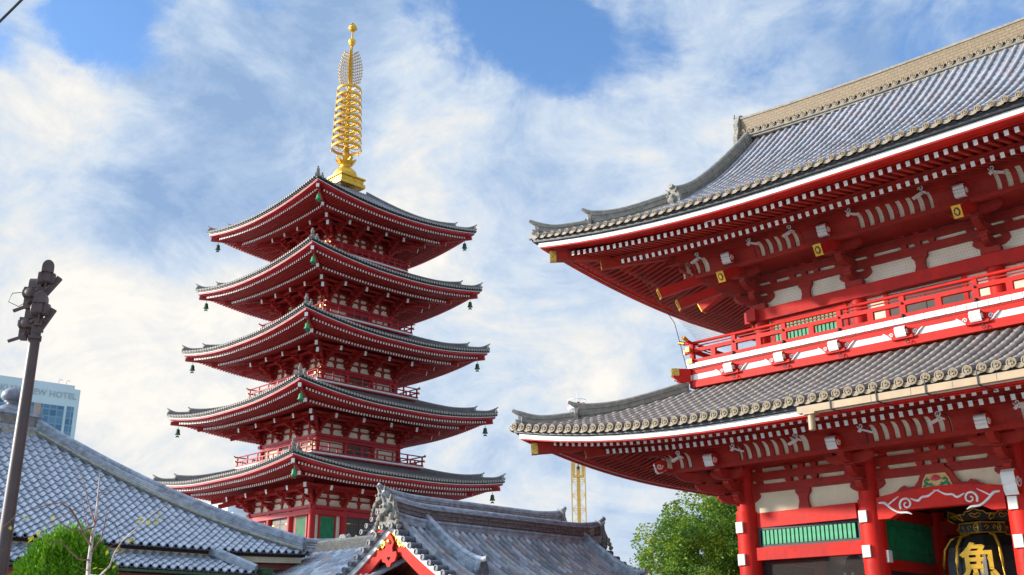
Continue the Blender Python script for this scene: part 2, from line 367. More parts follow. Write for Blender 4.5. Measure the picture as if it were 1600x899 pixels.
def under(E, parent, U, pre=''):
    """rafters in two tiers, soffit boards, hip rafters. U: e1,e2,ew insets; z1,s1,z2,s2; w,h,pitch; mats (red, white, board)"""
    e1, e2, ew = U['e1'], U['e2'], U['ew']; w, h, pitch = U['w'], U['h'], U['pitch']
    fl = lambda e: max(0.0, 1-(e-e1)/(ew-e1))*.92
    z1 = lambda e: U['z1']+U['s1']*(e-e1)
    z2 = lambda e: U['z2']+U['s2']*(e-e2)
    ehip = U['ehip']
    for tier in (1, 2):
        mb = MB(); zz = z1 if tier == 1 else z2; ea = e1 if tier == 1 else e2
        for sd in range(4):
            A, B = E.half(sd); n = int((A-ea-.18)/pitch)
            for k in range(-n, n+1):
                t = (k+(.0 if U.get('odd') else .5))*pitch
                if abs(t) > A-ea-.15: continue
                c = A-abs(t); eb = min(c-.05, e2+.35 if tier == 1 else ew+.1)
                if eb-ea < .08: continue
                f = fl(ea)
                p0 = E.edge(sd, t, ea, zz(ea), fl(ea)); p1 = E.edge(sd, t, eb, zz(eb), fl(eb))
                mb.beam(p0, p1, w, h, 0, m0=1)
        mb.build('rafter_row', U['mats'], parent)
    # boards above rafters + the mid beam carrying the flying rafters
    mb = MB(); seg = 30
    for sd in range(4):
        A, B = E.half(sd)
        for (ea, eb, zz, off) in ((e1-.02, e2+.3, z1, h/2+.012), (e2-.02, ew+.1, z2, h/2+.012)):
            rows = []
            for i in range(seg+1):
                u = -1+2*i/seg; u = math.copysign(abs(u)**.75, u)
                rows.append((E.edge(sd, u*(A-ea), ea, zz(ea)+off, fl(ea)), E.edge(sd, u*(A-eb), eb, zz(eb)+off, fl(eb))))
            vs = [p for r_ in rows for p in r_]
            mb.add(vs, [(2*i, 2*i+1, 2*i+3, 2*i+2) for i in range(seg)], 0)
        rows = []
        zt = z1(e2)-h/2; zb = z2(e2)+h/2
        for i in range(seg+1):
            u = -1+2*i/seg; u = math.copysign(abs(u)**.75, u)
            rows.append([E.edge(sd, u*(A-e2), e2+a, z, fl(e2)) for a, z in ((.03, zb), (.15, zb), (.15, max(zt, zb+.02)), (.03, max(zt, zb+.02)))])
        vs = [p for r_ in rows for p in r_]
        mb.add(vs, [(i*4+j, i*4+(j+1) % 4, (i+1)*4+(j+1) % 4, (i+1)*4+j) for i in range(seg) for j in range(4)], 0)
    mb.build('soffit_board', [U['board']], parent)
    # hip rafters, two tiers
    for q, (sx, sy) in enumerate(((-1,-1), (1,-1), (1,1), (-1,1))):
        def P(e, z, f): return V((sx*(E.ax-e), sy*(E.ay-e), E.ze+z+E.lift(e)*f))
        hw = U['hw']
        mb = MB()
        en = U['enose']
        a = P(en, U['zn'], 1.0); b = P(e2, z1(e2)-.02, fl(e2))
        mb.beam(a, b, hw, hw*1.35, 0, m0=2); 
        # gold wrap on the nose
        d = (b-a).normalized(); mb.beam(a-d*.004, a+d*U.get('wrap', .22), hw+.014, hw*1.35+.014, 2)
        a = P(e2-.22, U['z2']-.05, fl(e2)*.9); b = P(ew+.1, z2(ew)-.05, 0)
        mb.beam(a, b, hw*1.05, hw*1.3, 0, m0=2)
        mb.build('hip_rafter', [U['mats'][0], U['mats'][1], U['nose']], parent)

def hip_ridge(E, parent, s_top, s_mid, s_end, mats, w, H1, H2, r, corner, flick=.35, oni=True, figure=False):
    """stacked-tile ridge down a hip: high upper run ending at s_mid, low lower run to s_end, both with flicked-up ends"""
    sx, sy = corner; mb = MB()
    def P(s, dz=0.0): 
        s0 = max(s, 0)
        return V((sx*(E.ax-s), sy*(E.ay-s), E.ze+E.h(s0)+E.lift(s0)*max(0, 1-s0/E.fade)+dz))
    d = V((sx, sy, 0)).normalized()
    for (sa, sb, H) in ((s_top, s_mid, H1), (s_mid+.05, s_end, H2)):
        n = 12
        pts = [P(sa+(sb-sa)*i/n) for i in range(n+1)]
        hs = [H+flick*.55*max(0, (i/n-.55)/.45)**2 for i in range(n+1)]
        L = 5
        for l in range(L):
            ww = w*(1.0 if l % 2 == 0 else .86)
            mb.sweep(pts, ww, [-.08+ (h+.08)*l/L for h in hs], [-.08+(h+.08)*(l+1)/L-.004 for h in hs], 0)
        top = [p+V((0,0,h+r*.3)) for p, h in zip(pts, hs)]
        e = top[-1]
        top += [e+d*w*.5+V((0,0,flick*.16)), e+d*w*1.0+V((0,0,flick*.42))]
        mb.tube(top, [r]*(n+1)+[r*.9, r*.6], 7, 1)
        mb.tube([P(sa+(sb-sa)*i/n, -.02)+V((-d.y, d.x, 0))*(w*.5+r*.4) for i in range(n+1)], r*.5, 5, 1)
        mb.tube([P(sa+(sb-sa)*i/n, -.02)-V((-d.y, d.x, 0))*(w*.5+r*.4) for i in range(n+1)], r*.5, 5, 1)
    o = mb.build('hip_ridge', mats, parent)
    if oni:
        for (s, H) in ((s_mid, H1), (s_end, H2)):
            m2 = MB(); c = P(s-.05, H*.55); q = V((-d.y, d.x, 0))
            hh = H+flick*.5
            prof = [(-.55*w-.06,-.5*hh), (.55*w+.06,-.5*hh), (.62*w+.05,.1*hh), (.38*w,.42*hh), (.16*w,.62*hh), (-.16*w,.62*hh), (-.38*w,.42*hh), (-.62*w-.05,.1*hh)]
            m2.prism(prof, c, q, (0,0,1), d*.1, 0)
            m2.blob(c+d*.07+V((0,0,.05*hh)), w*.33, 3, 0, 5, (1,1,.9)); 
            for k in (-1, 1): m2.blob(c+d*.12+q*k*w*.2+V((0,0,.2*hh)), w*.1, 5, 0, 4)
            if figure: m2.blob(c+V((0,0,.62*hh+.10)), .13, 2, 0, 6, (1,1,1.3)); m2.blob(c+V((0,0,.62*hh+.32)), .085, 2, 0, 5)
            tag(m2.build('ogre_tile', [mats[2]], parent))
    return o

# ------------------------------------------------------------------ bracket arms
def arm_poly(L, z0, z1):
    """side view of a bracket arm that curves up at its outer end: x is outward"""
    h = z1-z0
    return [(0, z0), (L-.52*min(1, L), z0), (L-.30*min(1, L), z0+.10*h), (L-.12*min(1, L), z0+.34*h), (L-.03, z0+.62*h), (L, z0+.66*h), (L, z1), (0, z1)]
def block(mb, x, y, z, s, h, mi=0):
    a = s/2; b = s*.34
    mb.add([(x-b,y-b,z),(x+b,y-b,z),(x+b,y+b,z),(x-b,y+b,z),(x-a,y-a,z+h*.5),(x+a,y-a,z+h*.5),(x+a,y+a,z+h*.5),(x-a,y+a,z+h*.5),
            (x-a,y-a,z+h),(x+a,y-a,z+h),(x+a,y+a,z+h),(x-a,y+a,z+h)],
           [(0,3,2,1),(0,1,5,4),(1,2,6,5),(2,3,7,6),(3,0,4,7),(4,5,9,8),(5,6,10,9),(6,7,11,10),(7,4,8,11),(8,9,10,11)], mi)
def out_arm(mb, L, z0, z1, w, dirv=(0,-1,0), o=(0,0,0), mi=0, k=1.0):
    d = V(dirv).normalized(); s = V((-d.y, d.x, 0))
    mb.prism([(a, b) for a, b in arm_poly(L*k, z0, z1)], V(o), d, (0,0,1), s*w, mi)
def lat_arm(mb, half, y, z0, z1, w, mi=0, dirv=(1,0,0), o=(0,0,0)):
    h = z1-z0
    q = min(.5, half*.6)
    poly = [(-half, z1), (-half, z0+.62*h), (-half+.25*q, z0+.30*h), (-half+q*.6, z0+.06*h), (-half+q, z0), (half-q, z0), (half-q*.6, z0+.06*h), (half-.25*q, z0+.30*h), (half, z0+.62*h), (half, z1)]
    d = V(dirv); s = V((-d.y, d.x, 0))
    mb.prism(poly, V(o)+s*(y), d, (0,0,1), s*w, mi)

def cluster(lv, outs, w, lat, bs, wall=True, block_h=.06, corner=None):
    """bracket cluster facing -y, column axis at the origin. lv: [(z0,z1)..] from the bottom; outs: reach of each arm"""
    mb = MB(); dirs = [((0,-1,0), 1.0)]
    if corner:
        sx, sy = corner
        dirs = [((0,sy,0), 1.0), ((sx,0,0), 1.0), ((sx,sy,0), 1.40)]
    for d, k in dirs:
        dv = V(d).normalized(); sv = V((-dv.y, dv.x, 0))
        for i, ((z0, z1), L) in enumerate(zip(lv, outs)):
            out_arm(mb, L, z0, z1, w*(1.0 if k == 1 else 1.15), d, k=k)
            e = dv*(L*k-.16); block(mb, e.x, e.y, z1, bs, block_h)
            if k == 1:
                lo = lat if not corner else lat*.8
                if i in (1, 2):
                    z2, z3 = z1+block_h, lv[i+1][1] if i+1 < len(lv) else z1+block_h+(z1-z0)
                    c = dv*(L-.16)
                    lat_arm(mb, lo, 0, z2, z3, w*.9, 0, tuple(sv), c)
                    for q in (-1, 0, 1):
                        b = c+sv*q*(lo-.14); block(mb, b.x, b.y, z3, bs*.9, block_h)
    if wall:
        for i, (z0, z1) in enumerate(lv[:3]):
            for d in ([(1,0,0)] if not corner else [(1,0,0), (0,1,0)]):
                lat_arm(mb, lat*(.72 if i == 0 else .92), 0, z0+.02, z1-.01, w*.8, 0, d)
                for q in (-1, 1):
                    b = V(d)*q*(lat*(.72 if i == 0 else .92)-.13); block(mb, b.x, b.y, z1-.01, bs*.85, block_h)
    return mb

def spiral(c, r, u, v, turns=1.4, n=14, start=0.0, hand=1):
    c = V(c); u = V(u); v = V(v)
    return [c+(u*math.cos(start+hand*2*PI*turns*i/n)+v*math.sin(start+hand*2*PI*turns*i/n))*r*(1-.86*i/n) for i in range(n+1)]

def make_nosing(w=.30, h=.34, d=.34):
    """carved white cloud nosing projecting toward -y from the origin (top of it at z=0)"""
    mb = MB()
    poly = [(0, 0), (.78*d, .02), (d, -.10*h), (1.04*d, -.24*h), (.94*d, -.36*h), (.96*d, -.52*h), (.84*d, -.62*h), (.84*d, -.80*h), (.66*d, -h), (.20*d, -.92*h), (0, -.75*h)]
    mb.prism(poly, (0,0,0), (0,-1,0), (0,0,1), (w,0,0), 0, 1)
    for s in (-1, 1):
        mb.tube(spiral((s*(w/2+.006), -.55*d, -.42*h), .30*h, (0,-1,0), (0,0,1), 1.3, 14, PI*.9, 1), .020, 5, 0, up=(1,0,0))
    return mb

# ================================================================== THE GATE
G = empty('temple_gate', (-7.1, 32.6, 0), 'large two storeyed vermilion temple gate with white rafter ends and grey tiled roofs', 'temple gate')
CX = [-10.63, -6.66, -2.63, 2.63, 6.66, 10.63]; CY = [-4.0, 0.0, 4.0]
UX = [-9.96, -6.63, -2.56, 2.56, 6.63, 9.96]; UY = [-3.33, 0.0, 3.33]
# --- roofs
EL = Eave(15.75, 9.12, 7.46, .78, 8.5, 2.3, lambda s: .385*s+.018*s*s, 4.5)
EU = Eave(15.28, 8.65, 13.78, .80, 9.5, 2.2, lambda s: .44*s+.0325*s*s, 5.5)
def smL(sd, t): A, B = EL.half(sd); return min(4.02, A-abs(t))
def smU(sd, t):
    A, B = EU.half(sd)
    if sd % 2 == 0: return B-.02 if abs(t) <= 11.9 else A-abs(t)
    return min(3.38, A-abs(t))
rl = tile_field(EL, [M['gtile2'], M['eavetile']], G, (0, 1, 2, 3), smL, .316, .098, step=.34, name='lower_roof'); rl['label'] = 'brown grey lower skirt roof'
ru = tile_field(EU, [M['gtile'], M['eavetile']], G, (0, 1, 2, 3), smU, .316, .070, step=.34, name='upper_roof'); ru['label'] = 'silvery grey upper roof'
def fascia(E, parent, red, k=1.0):
    return strips(E, [(.10, .40, -.17*k, -.045*k, 2), (.22, .34, -.325*k, -.185*k, 1), (.25, .38, -.36*k, -.328*k, 0),
                      (.36, .76, -.27*k, -.24*k, 0), (.74, .88, -.30*k, -.20*k, 0)], parent, [red, M['white'], M['black']], 'eave_fascia')
fascia(EL, rl, M['red']); fascia(EU, ru, M['red'])
for E_, rt, za, zb in ((EL, rl, -.30, -.31), (EU, ru, -.41, -.47)):
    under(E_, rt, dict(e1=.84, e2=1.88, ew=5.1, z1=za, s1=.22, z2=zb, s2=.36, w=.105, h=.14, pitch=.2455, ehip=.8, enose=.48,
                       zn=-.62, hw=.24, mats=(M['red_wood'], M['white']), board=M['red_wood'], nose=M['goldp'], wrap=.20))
for cn in ((-1,-1), (1,-1), (1,1), (-1,1)):
    hip_ridge(EL, rl, 4.0, 1.52, .28, [M['noshi'], M['noshi'], M['oni']], .30, .30, .20, .085, cn, flick=.28)
    hip_ridge(EU, ru, 3.45, 1.46, .22, [M['noshi'], M['noshi'], M['oni']], .30, .36, .22, .085, cn, flick=.30)
# beige band where the skirt roof meets the balcony base
mb = MB()
for i, (a, z0, z1) in enumerate(((4.95, 9.26, 9.33), (4.90, 9.33, 9.39), (4.86, 9.39, 9.44))):
    x = a+6.63
    mb.box(-x, x, -a, -a+.3, z0, z1); mb.box(-x, x, a-.3, a, z0, z1); mb.box(-x, -x+.3, -a+.3, a-.3, z0, z1); mb.box(x-.3, x, -a+.3, a-.3, z0, z1)
mb.build('flashing_band', M['band'], rl)
# main ridge
mb = MB(); zr = EU.ze+EU.h(8.65)
def zridge(x): return .30*(abs(x)/12.0)**3
xs = [-12.0+24.0*i/60 for i in range(61)]
lay = [(.74, -.35, -.27, 0), (.66, -.27, -.10, 0), (.60, -.02, .52, 2), (.66, .52, .60, 0)]
for (w, a, b, mi) in lay:
    pts = [(x, 0, zr+zridge(x)) for x in xs]; mb.sweep(pts, w, a, b, mi)
mb.tube([(x, 0, zr+.58+zridge(x)) for x in xs], .11, 8, 0)
for sg in (-1, 1):
    mb.tube([(x, sg*.40, zr-.25+zridge(x)) for x in xs], .04, 6, 0)
n = int(24/.316)
for k in range(n+1):
    x = -11.9+23.8*k/n
    for sg in (-1, 1):
        disc(mb, (x, sg*.375, zr-.07+zridge(x)), (0, sg, 0), .115, 1, True)
        mb.tube([(x, 0, zr-.06+zridge(x)), (x, sg*.37, zr-.07+zridge(x))], .09, 6, 1)
def bandmat():
    m = mat('ridge_lattice_tile', (.25,.175,.085), .6, .2, 4.0, col2=(.19,.13,.065))
    nt = m.node_tree; N = nt.nodes; Lk = nt.links; b = N['Principled BSDF']
    tc = N.new('ShaderNodeTexCoord'); sp = N.new('ShaderNodeSeparateXYZ'); cm = N.new('ShaderNodeCombineXYZ'); br = N.new('ShaderNodeTexBrick')
    Lk.new(tc.outputs['Object'], sp.inputs[0]); Lk.new(sp.outputs['X'], cm.inputs['X']); Lk.new(sp.outputs['Z'], cm.inputs['Y']); Lk.new(cm.outputs[0], br.inputs['Vector'])
    br.inputs['Scale'].default_value = 1; br.inputs['Brick Width'].default_value = .24; br.inputs['Row Height'].default_value = .11; br.inputs['Mortar Size'].default_value = .012
    old = b.inputs['Base Color'].links[0].from_socket
    mx = N.new('ShaderNodeMix'); mx.data_type = 'RGBA'; mx.inputs['B'].default_value = (.12,.085,.05,1)
    Lk.new(br.outputs['Fac'], mx.inputs['Factor']); Lk.new(old, mx.inputs['A']); Lk.new(mx.outputs['Result'], b.inputs['Base Color'])
    return m
M['lattice'] = bandmat()
mb.build('main_ridge', [M['noshi'], M['eavetile'], M['lattice']], ru)
for sg in (-1, 1):
    m2 = MB(); z0 = zr+.05+zridge(12)
    prof = [(-.56,-.95), (.56,-.95), (.60,-.35), (.48,-.02), (.52,.22), (.40,.44), (.34,.62), (.18,.72), (-.18,.72), (-.34,.62), (-.40,.44), (-.52,.22), (-.48,-.02), (-.60,-.35)]
    m2.prism(prof, (sg*12.10, 0, z0), (0,1,0), (0,0,1), (.18,0,0), 0)
    m2.blob((sg*12.22, 0, z0-.02), .26, 4, 0, 6, (.6,1,1))
    for a in (-1, 1):
        m2.blob((sg*12.26, a*.2, z0+.12), .09, 2, 0, 4)
        m2.tube([(sg*12.2, a*.2, z0+.36), (sg*12.24, a*.34, z0+.58), (sg*12.24, a*.28, z0+.76)], [.07,.05,.02], 6, 0)
    m2.build('ogre_tile', M['oni'], ru)
# verge ridges down the gable slope + outer edge tubes + gable walls
for sx in (-1, 1):
    for sy in (-1, 1):
        mb = MB(); n = 18; pts = []; 
        for i in range(n+1):
            s = 8.35+(3.35-8.35)*i/n; z = EU.ze+EU.h(s)
            pts.append(V((sx*11.72, sy*(EU.ay-s), z)))
        hs = [.40+.22*max(0, (i/n-.7)/.3)**2 for i in range(n+1)]
        L = 6
        for l in range(L):
            mb.sweep(pts, .34*(1 if l % 2 == 0 else .86), [-.08+(h+.08)*l/L for h in hs], [-.08+(h+.08)*(l+1)/L-.005 for h in hs], 0)
        d = V((0, sy, 0))
        top = [p+V((0,0,h+.03)) for p, h in zip(pts, hs)]; top += [top[-1]+d*.12+V((0,0,.0)), top[-1]+d*.26+V((0,0,.03))]
        mb.tube(top, [.11]*(n+1)+[.10,.09], 8, 1)
        mb.tube([p+V((sx*.42,0,-.02)) for p in pts], .10, 8, 1)
        mb.tube([p+V((sx*.20,0,-.0)) for p in pts], .06, 8, 1)
        for i in range(17):
            p = pts[0].lerp(pts[-1], i/16); s = 8.35+(3.35-8.35)*i/16; z = EU.ze+EU.h(s)
            mb.tube([(sx*11.75, p.y, z+.0), (sx*12.32, p.y, z-.02)], .085, 6, 1)
        mb.build('verge_ridge', [M['noshi'], M['noshi']], ru)
        m2 = MB(); c = pts[-1]+V((0, sy*.10, .22))
        prof = [(-.25,-.34), (.25,-.34), (.30,.0), (.24,.2), (.12,.36), (-.12,.36), (-.24,.2), (-.30,.0)]
        m2.prism(prof, c, (1,0,0), (0,0,1), (0,.14,0), 0)
        m2.blob(c+V((0, sy*.10, .0)), .17, 6, 0, 6, (1,.7,.9))
        for a in (-1, 1): m2.blob(c+V((a*.10, sy*.20, .07)), .05, 2, 0, 4); m2.tube([c+V((a*.12, sy*.08, .22)), c+V((a*.22, sy*.12, .38))], [.05,.02], 5)
        m2.build('ogre_tile', M['oni'], ru)
    mb = MB(); s0 = 3.3; pl = [(-(EU.ay-s0), EU.ze+EU.h(s0)-.2)]
    for i in range(9):
        s = s0+(8.6-s0)*i/8; pl.append((-(EU.ay-s), EU.ze+EU.h(s)-.14))
    for i in range(8, -1, -1):
        s = s0+(8.6-s0)*i/8; pl.append(((EU.ay-s), EU.ze+EU.h(s)-.14))
    mb.prism(pl, (sx*11.1, 0, 0), (0,1,0), (0,0,1), (.12,0,0), 0)
    for k in range(-4, 5): mb.box(sx*11.2-.06, sx*11.2+.06, k-.07, k+.07, EU.ze+2.0, EU.ze+5.8-abs(k)*.85, 1)
    for (a, b) in ((2.3, 2.6), (3.6, 3.85)): mb.box(sx*11.24-.06, sx*11.24+.06, -(5.6-a), 5.6-a, EU.ze+a, EU.ze+b, 1)
    mb.build('gable_wall', [M['plaster_w'], M['red']], ru)
    for sy in (-1, 1):
        mb = MB(); n = 12
        pts = [V((sx*12.0, sy*(EU.ay-s), EU.ze+EU.h(s))) for s in [3.3+(8.6-3.3)*i/n for i in range(n+1)]]
        mb.sweep([p+V((sx*0.0, 0, 0)) for p in pts], .1, -.62, -.10, 0)
        mb.build('bargeboard', [M['red']], ru)

# --- columns
def column(parent, x, y, segs, name='column', m=None):
    mb = MB()
    for (r, z0, z1) in segs:
        mb.tube([(0,0,z0), (0,0,z1)], r, 24)
    return mb.build(name, m or M['red'], parent, (x, y, 0))
c0 = column(G, CX[0], CY[0], [(.345, .35, 5.60), (.30, 5.60, 7.75)])
for y in CY:
    for x in CX:
        if (x, y) != (CX[0], CY[0]): copy_part(c0, G, (x, y, 0))
mb = MB(); mb.lathe([(.62,0),(.62,.16),(.5,.26),(.44,.36),(.3,.36)], n=20)
b0 = mb.build('column_base', M['stone'], c0)
for c in [c for c in kids(G) if c.name.startswith('column') and c is not c0]:
    d = b0.copy(); COL.objects.link(d); d.parent = c
u0 = column(G, UX[0], UY[0], [(.25, 10.0, 12.02)])
for y in UY:
    for x in UX:
        if (x, y) != (UX[0], UY[0]): copy_part(u0, G, (x, y, 0))
# white ofuda-like plates on the lower columns: square end pegs of the tie beams
mb = MB(); mb.box(-.115, .115, -.06, 0, -.16, .16, 0); mb.box(-.14, .14, .0, .03, -.185, .185, 1)
pg = mb.build('beam_end_peg', [M['white'], M['red']], G, (CX[0]-.08, -4.345, 5.13))
pegs = [(x, -4.345, z, 0) for x in CX for z in (5.13, 4.19)]
pegs += [(CX[1]+.345, -3.98, 4.05, PI/2)]
for (x, y, z, rz) in pegs[1:]: copy_part(pg, G, (x+(-.08 if rz == 0 else 0), y, z), rz)
# --- lower storey beams per bay, front and back, sides
def tie(parent, a, b, z0, z1, w, m=None, name='tie_beam'):
    mb = MB(); a = V(a); b = V(b); a.z = b.z = (z0+z1)/2
    mb.beam(a, b, w, z1-z0, 0)
    return mb.build(name, m or M['red'], parent)
for yy in (-4.0, 4.0):
    sg = -1 if yy < 0 else 1
    for i in (0, 4):
        a, b = CX[i]+.30, CX[i+1]-.30
        tie(G, (a, yy-.12*-sg*-1, 0), (b, yy+.12*sg, 0), 5.11, 5.54, .34)
        tie(G, (a, yy, 0), (b, yy, 0), 4.155, 4.52, .34)
        tie(G, (a, yy, 0), (b, yy, 0), 1.10, 1.42, .30)
for xx in (-10.63, 10.63):
    for j in (0, 1):
        a, b = CY[j]+.30, CY[j+1]-.30
        for z0, z1 in ((5.11, 5.54), (4.155, 4.52), (1.1, 1.42)): tie(G, (xx, a, 0), (xx, b, 0), z0, z1, .34)
# passage side beams
for xx in (-6.66, 6.66):
    for j in (0, 1):
        a, b = CY[j]+.30, CY[j+1]-.30
        for z0, z1 in ((5.15, 5.5), (3.72, 4.02)): tie(G, (xx, a, 0), (xx, b, 0), z0, z1, .30)
# slatted windows
def slat_window(parent, L, z0, z1, n):
    """long low window along +x from 0 to L, facing -y"""
    mb = MB()
    mb.box(0, L, -.06, .06, z0, z0+.07); mb.box(0, L, -.06, .06, z1-.07, z1); mb.box(0, .09, -.06, .06, z0+.07, z1-.07); mb.box(L-.09, L, -.06, .06, z0+.07, z1-.07)
    mb.box(.09, L-.09, .05, .07, z0+.07, z1-.07)
    w = mb.build('slat_window', M['black'], parent)
    sm_ = MB(); sp = (L-.28)/n
    sm_.box(0, sp*.66, -.03, .03, z0+.08, z1-.08)
    s0 = sm_.build('slat', M['green'], w, (.14, -.02, 0))
    for k in range(1, n): copy_part(s0, w, (.14+k*sp, -.02, 0))
    return w
for i, x in ((0, CX[0]+.33), (4, CX[4]+.33)):
    o = slat_window(G, 3.97-.66, 4.53, 5.10, 22); o.location = (x, -3.98, 0)
for xx, rz, yy in ((-6.66, PI/2, -3.66), (6.66, PI/2, -3.66)):
    mb = MB(); mb.box(0, 3.3, -.05, .05, 4.05, 5.14)
    o = mb.build('green_transom', M['green_dk'], G, (xx+.02, yy, 0), rz)
    m2 = MB()
    for k in range(28): m2.box(.1+k*.113, .17+k*.113, -.09, -.05, 4.3, 4.95)
    m2.box(0, 3.3, -.07, -.05, 4.02, 4.27); m2.box(0, 3.3, -.07, -.05, 4.98, 5.14)
    m2.build('slat_panel', M['green_dk'], o)
# wire mesh in front of the guardian room
def mesh_panel(name, o, u, v, nu, nv, pitch, th, diag, m, parent, lw, lh):
    mb = MB(); o = V(o); u = V(u); v = V(v); nrm = u.cross(v)
    if diag:
        k = -lh
        while k < lw:
            a0 = max(0, k); a1 = min(lw, k+lh)
            if a1 > a0:
                mb.beam(o+u*a0+v*(a0-k), o+u*a1+v*(a1-k), th, th, up=tuple(nrm)); mb.beam(o+u*a0+v*(lh-(a0-k)), o+u*a1+v*(lh-(a1-k)), th, th, up=tuple(nrm))
            k += pitch
    return mb.build(name, m, parent)
mesh_panel('wire_screen', (CX[0]+.34, -3.9, 1.42), (1,0,0), (0,0,1), 0, 0, .075, .008, True, M['brown'], G, 3.29, 2.73)
# plaster above the beams, struts
def wall_side(parent, p0, p1, z0, z1, xs_col, pm, bm, lev, strut, t=.10):
    """one side of the bracket zone: plaster panel, three through beams, struts midway in each bay. local x from p0 to p1"""
    p0 = V(p0); p1 = V(p1); L = (p1-p0).length; ang = math.atan2(p1.y-p0.y, p1.x-p0.x)
    root = MB(); root.box(0, L, -.02, .08, z0, z1)
    w = root.build('plaster_wall', pm, parent, tuple(p0), ang)
    for (a, b) in lev:
        mb = MB(); mb.box(-.02, L+.02, -.11, -.021, a, b); mb.build('through_beam', bm, w)
    for i in range(len(xs_col)-1):
        m_ = (xs_col[i]+xs_col[i+1])/2
        mb = MB(); s0, s1 = strut; h = s1-s0
        mb.prism([(-.19, 0), (.19, 0), (.135, h*.45), (.15, h*.8), (.22, h), (-.22, h), (-.15, h*.8), (-.135, h*.45)], (0, -.075, s0), (1,0,0), (0,0,1), (0,.115,0), 0)
        mb.box(-.23, .23, -.15, -.02, s1, lev[0][0])
        st = mb.build('strut', bm, w, (m_, 0, 0))
        for q in range(len(lev)-1):
            m2 = MB()
            for dx in (-.42, .0, .42): block(m2, dx, -.085, lev[q][1]+.0, .20, lev[q+1][0]-lev[q][1])
            m2.box(-.62, .62, -.125, -.022, lev[q][1]-.10, lev[q][1]); 
            m2.build('strut_block', bm, w, (m_, 0, 0))
    return w
LEVL = [(6.13, 6.37), (6.49, 6.73), (6.85, 7.75)]
LEVU = [(12.58, 12.82), (12.94, 13.18), (13.30, 14.1)]
fr = [x+10.63 for x in CX]; sdv = [0, 4, 8]
wall_side(G, (-10.63, -4, 0), (10.63, -4, 0), 5.54, 7.7, fr, M['plaster'], M['red_wood'], LEVL, (5.54, 6.0))
wall_side(G, (10.63, 4, 0), (-10.63, 4, 0), 5.54, 7.7, fr, M['plaster'], M['red_wood'], LEVL, (5.54, 6.0))
wall_side(G, (-10.63, 4, 0), (-10.63, -4, 0), 5.54, 7.7, sdv, M['plaster'], M['red_wood'], LEVL, (5.54, 6.0))
wall_side(G, (10.63, -4, 0), (10.63, 4, 0), 5.54, 7.7, sdv, M['plaster'], M['red_wood'], LEVL, (5.54, 6.0))
fu = [x+9.96 for x in UX]; sdu = [0, 3.33, 6.66]
for a, b, xs_ in (((-9.96,-3.33,0), (9.96,-3.33,0), fu), ((9.96,3.33,0), (-9.96,3.33,0), fu), ((-9.96,3.33,0), (-9.96,-3.33,0), sdu), ((9.96,-3.33,0), (9.96,3.33,0), sdu)):
    wall_side(G, a, b, 12.0, 14.1, xs_, M['plaster_w'], M['red_wood'], LEVU, (12.0, 12.46))
    # upper storey head beam + infill below it: white panels, green lattices and dark doors behind the rail
    A = V(a); B = V(b); d = (B-A).normalized(); n = V((d.y, -d.x, 0))
    tie(G, A-d*.5+n*.14, B+d*.5+n*.14, 11.62, 12.0, .30, name='head_beam')
    tie(G, A+n*.05, B+n*.05, 10.22, 10.40, .30, name='sill_beam')
    mb = MB(); mb.beam(A+V((0,0,11.0)), B+V((0,0,11.0)), .06, 1.22); mb.build('storey_wall', M['plaster_w'], G)
    for i in range(len(xs_)-1):
        L = xs_[i+1]-xs_[i]; c = A+d*(xs_[i]+L/2)+n*.06; ang = math.atan2(d.y, d.x)
        if len(xs_) > 3 and i in (1, 2, 3):
            mb = MB(); mb.box(-L*.27, L*.27, -.03, .03, 10.42, 11.55); 
            o = mb.build('door', M['brown'], G, tuple(c), ang)
            m2 = MB(); m2.box(-.015, .015, -.045, -.03, 10.42, 11.55); m2.box(-L*.27-.12, -L*.27, -.06, .04, 10.4, 11.6, 1); m2.box(L*.27, L*.27+.12, -.06, .04, 10.4, 11.6, 1)
            for q in (-1, 1): m2.box(q*.5-.12, q*.5+.12, -.04, -.028, 10.6, 10.85, 2)
            m2.build('door_frame', [M['black'], M['red'], M['goldp']], o)
        else:
            mb = MB(); hw = L*.36; mb.box(-hw, hw, -.02, .03, 10.45, 11.5, 0); 
            for x0, x1, z0, z1 in ((-hw-.1, hw+.1, 11.5, 11.6), (-hw-.1, -hw, 10.4, 11.5), (hw, hw+.1, 10.4, 11.5)): mb.box(x0, x1, -.08, .04, z0, z1, 1)
            o = mb.build('lattice_window', [M['black'], M['red']], G, tuple(c), ang)
            k = int(2*hw/.135); m2 = MB(); m2.box(0, .09, -.07, -.021, 10.45, 11.5); s0 = m2.build('slat', M['green'], o, (-hw+.02, 0, 0))
            for q in range(1, k): copy_part(s0, o, (-hw+.02+q*.135, 0, 0))
# --- brackets: one of each kind, then copies
LO = [(5.84, 6.10), (6.17, 6.44), (6.51, 6.78), (6.85, 7.10)]
UP = [(12.22, 12.50), (12.58, 12.86), (12.94, 13.20), (13.27, 13.5)]
OUT = [.62, 1.10, 1.52, 1.86]
def nos(parent, x, y, z, rz, proto=[None]):
    if proto[0] is None:
        proto[0] = make_nosing().build('nosing', [M['white'], M['red']], parent, (x, y, z), rz); return
    copy_part(proto[0], parent, (x, y, z), rz)
def curl(parent, x, y, z, s):
    mb = MB()
    mb.beam((0,0,0), (s*.26, 0, -.10), .12, .05, 0); mb.beam((-s*.02,0,.03), (-s*.12,0,-.03), .10, .05, 0)
    mb.tube(spiral((-s*.02, -.085, .10), .085, (1,0,0), (0,0,1), 1.2, 10, PI, s), .018, 5, 0, up=(0,1,0))
    mb.build('curl', M['white'], parent, (x, y, z))
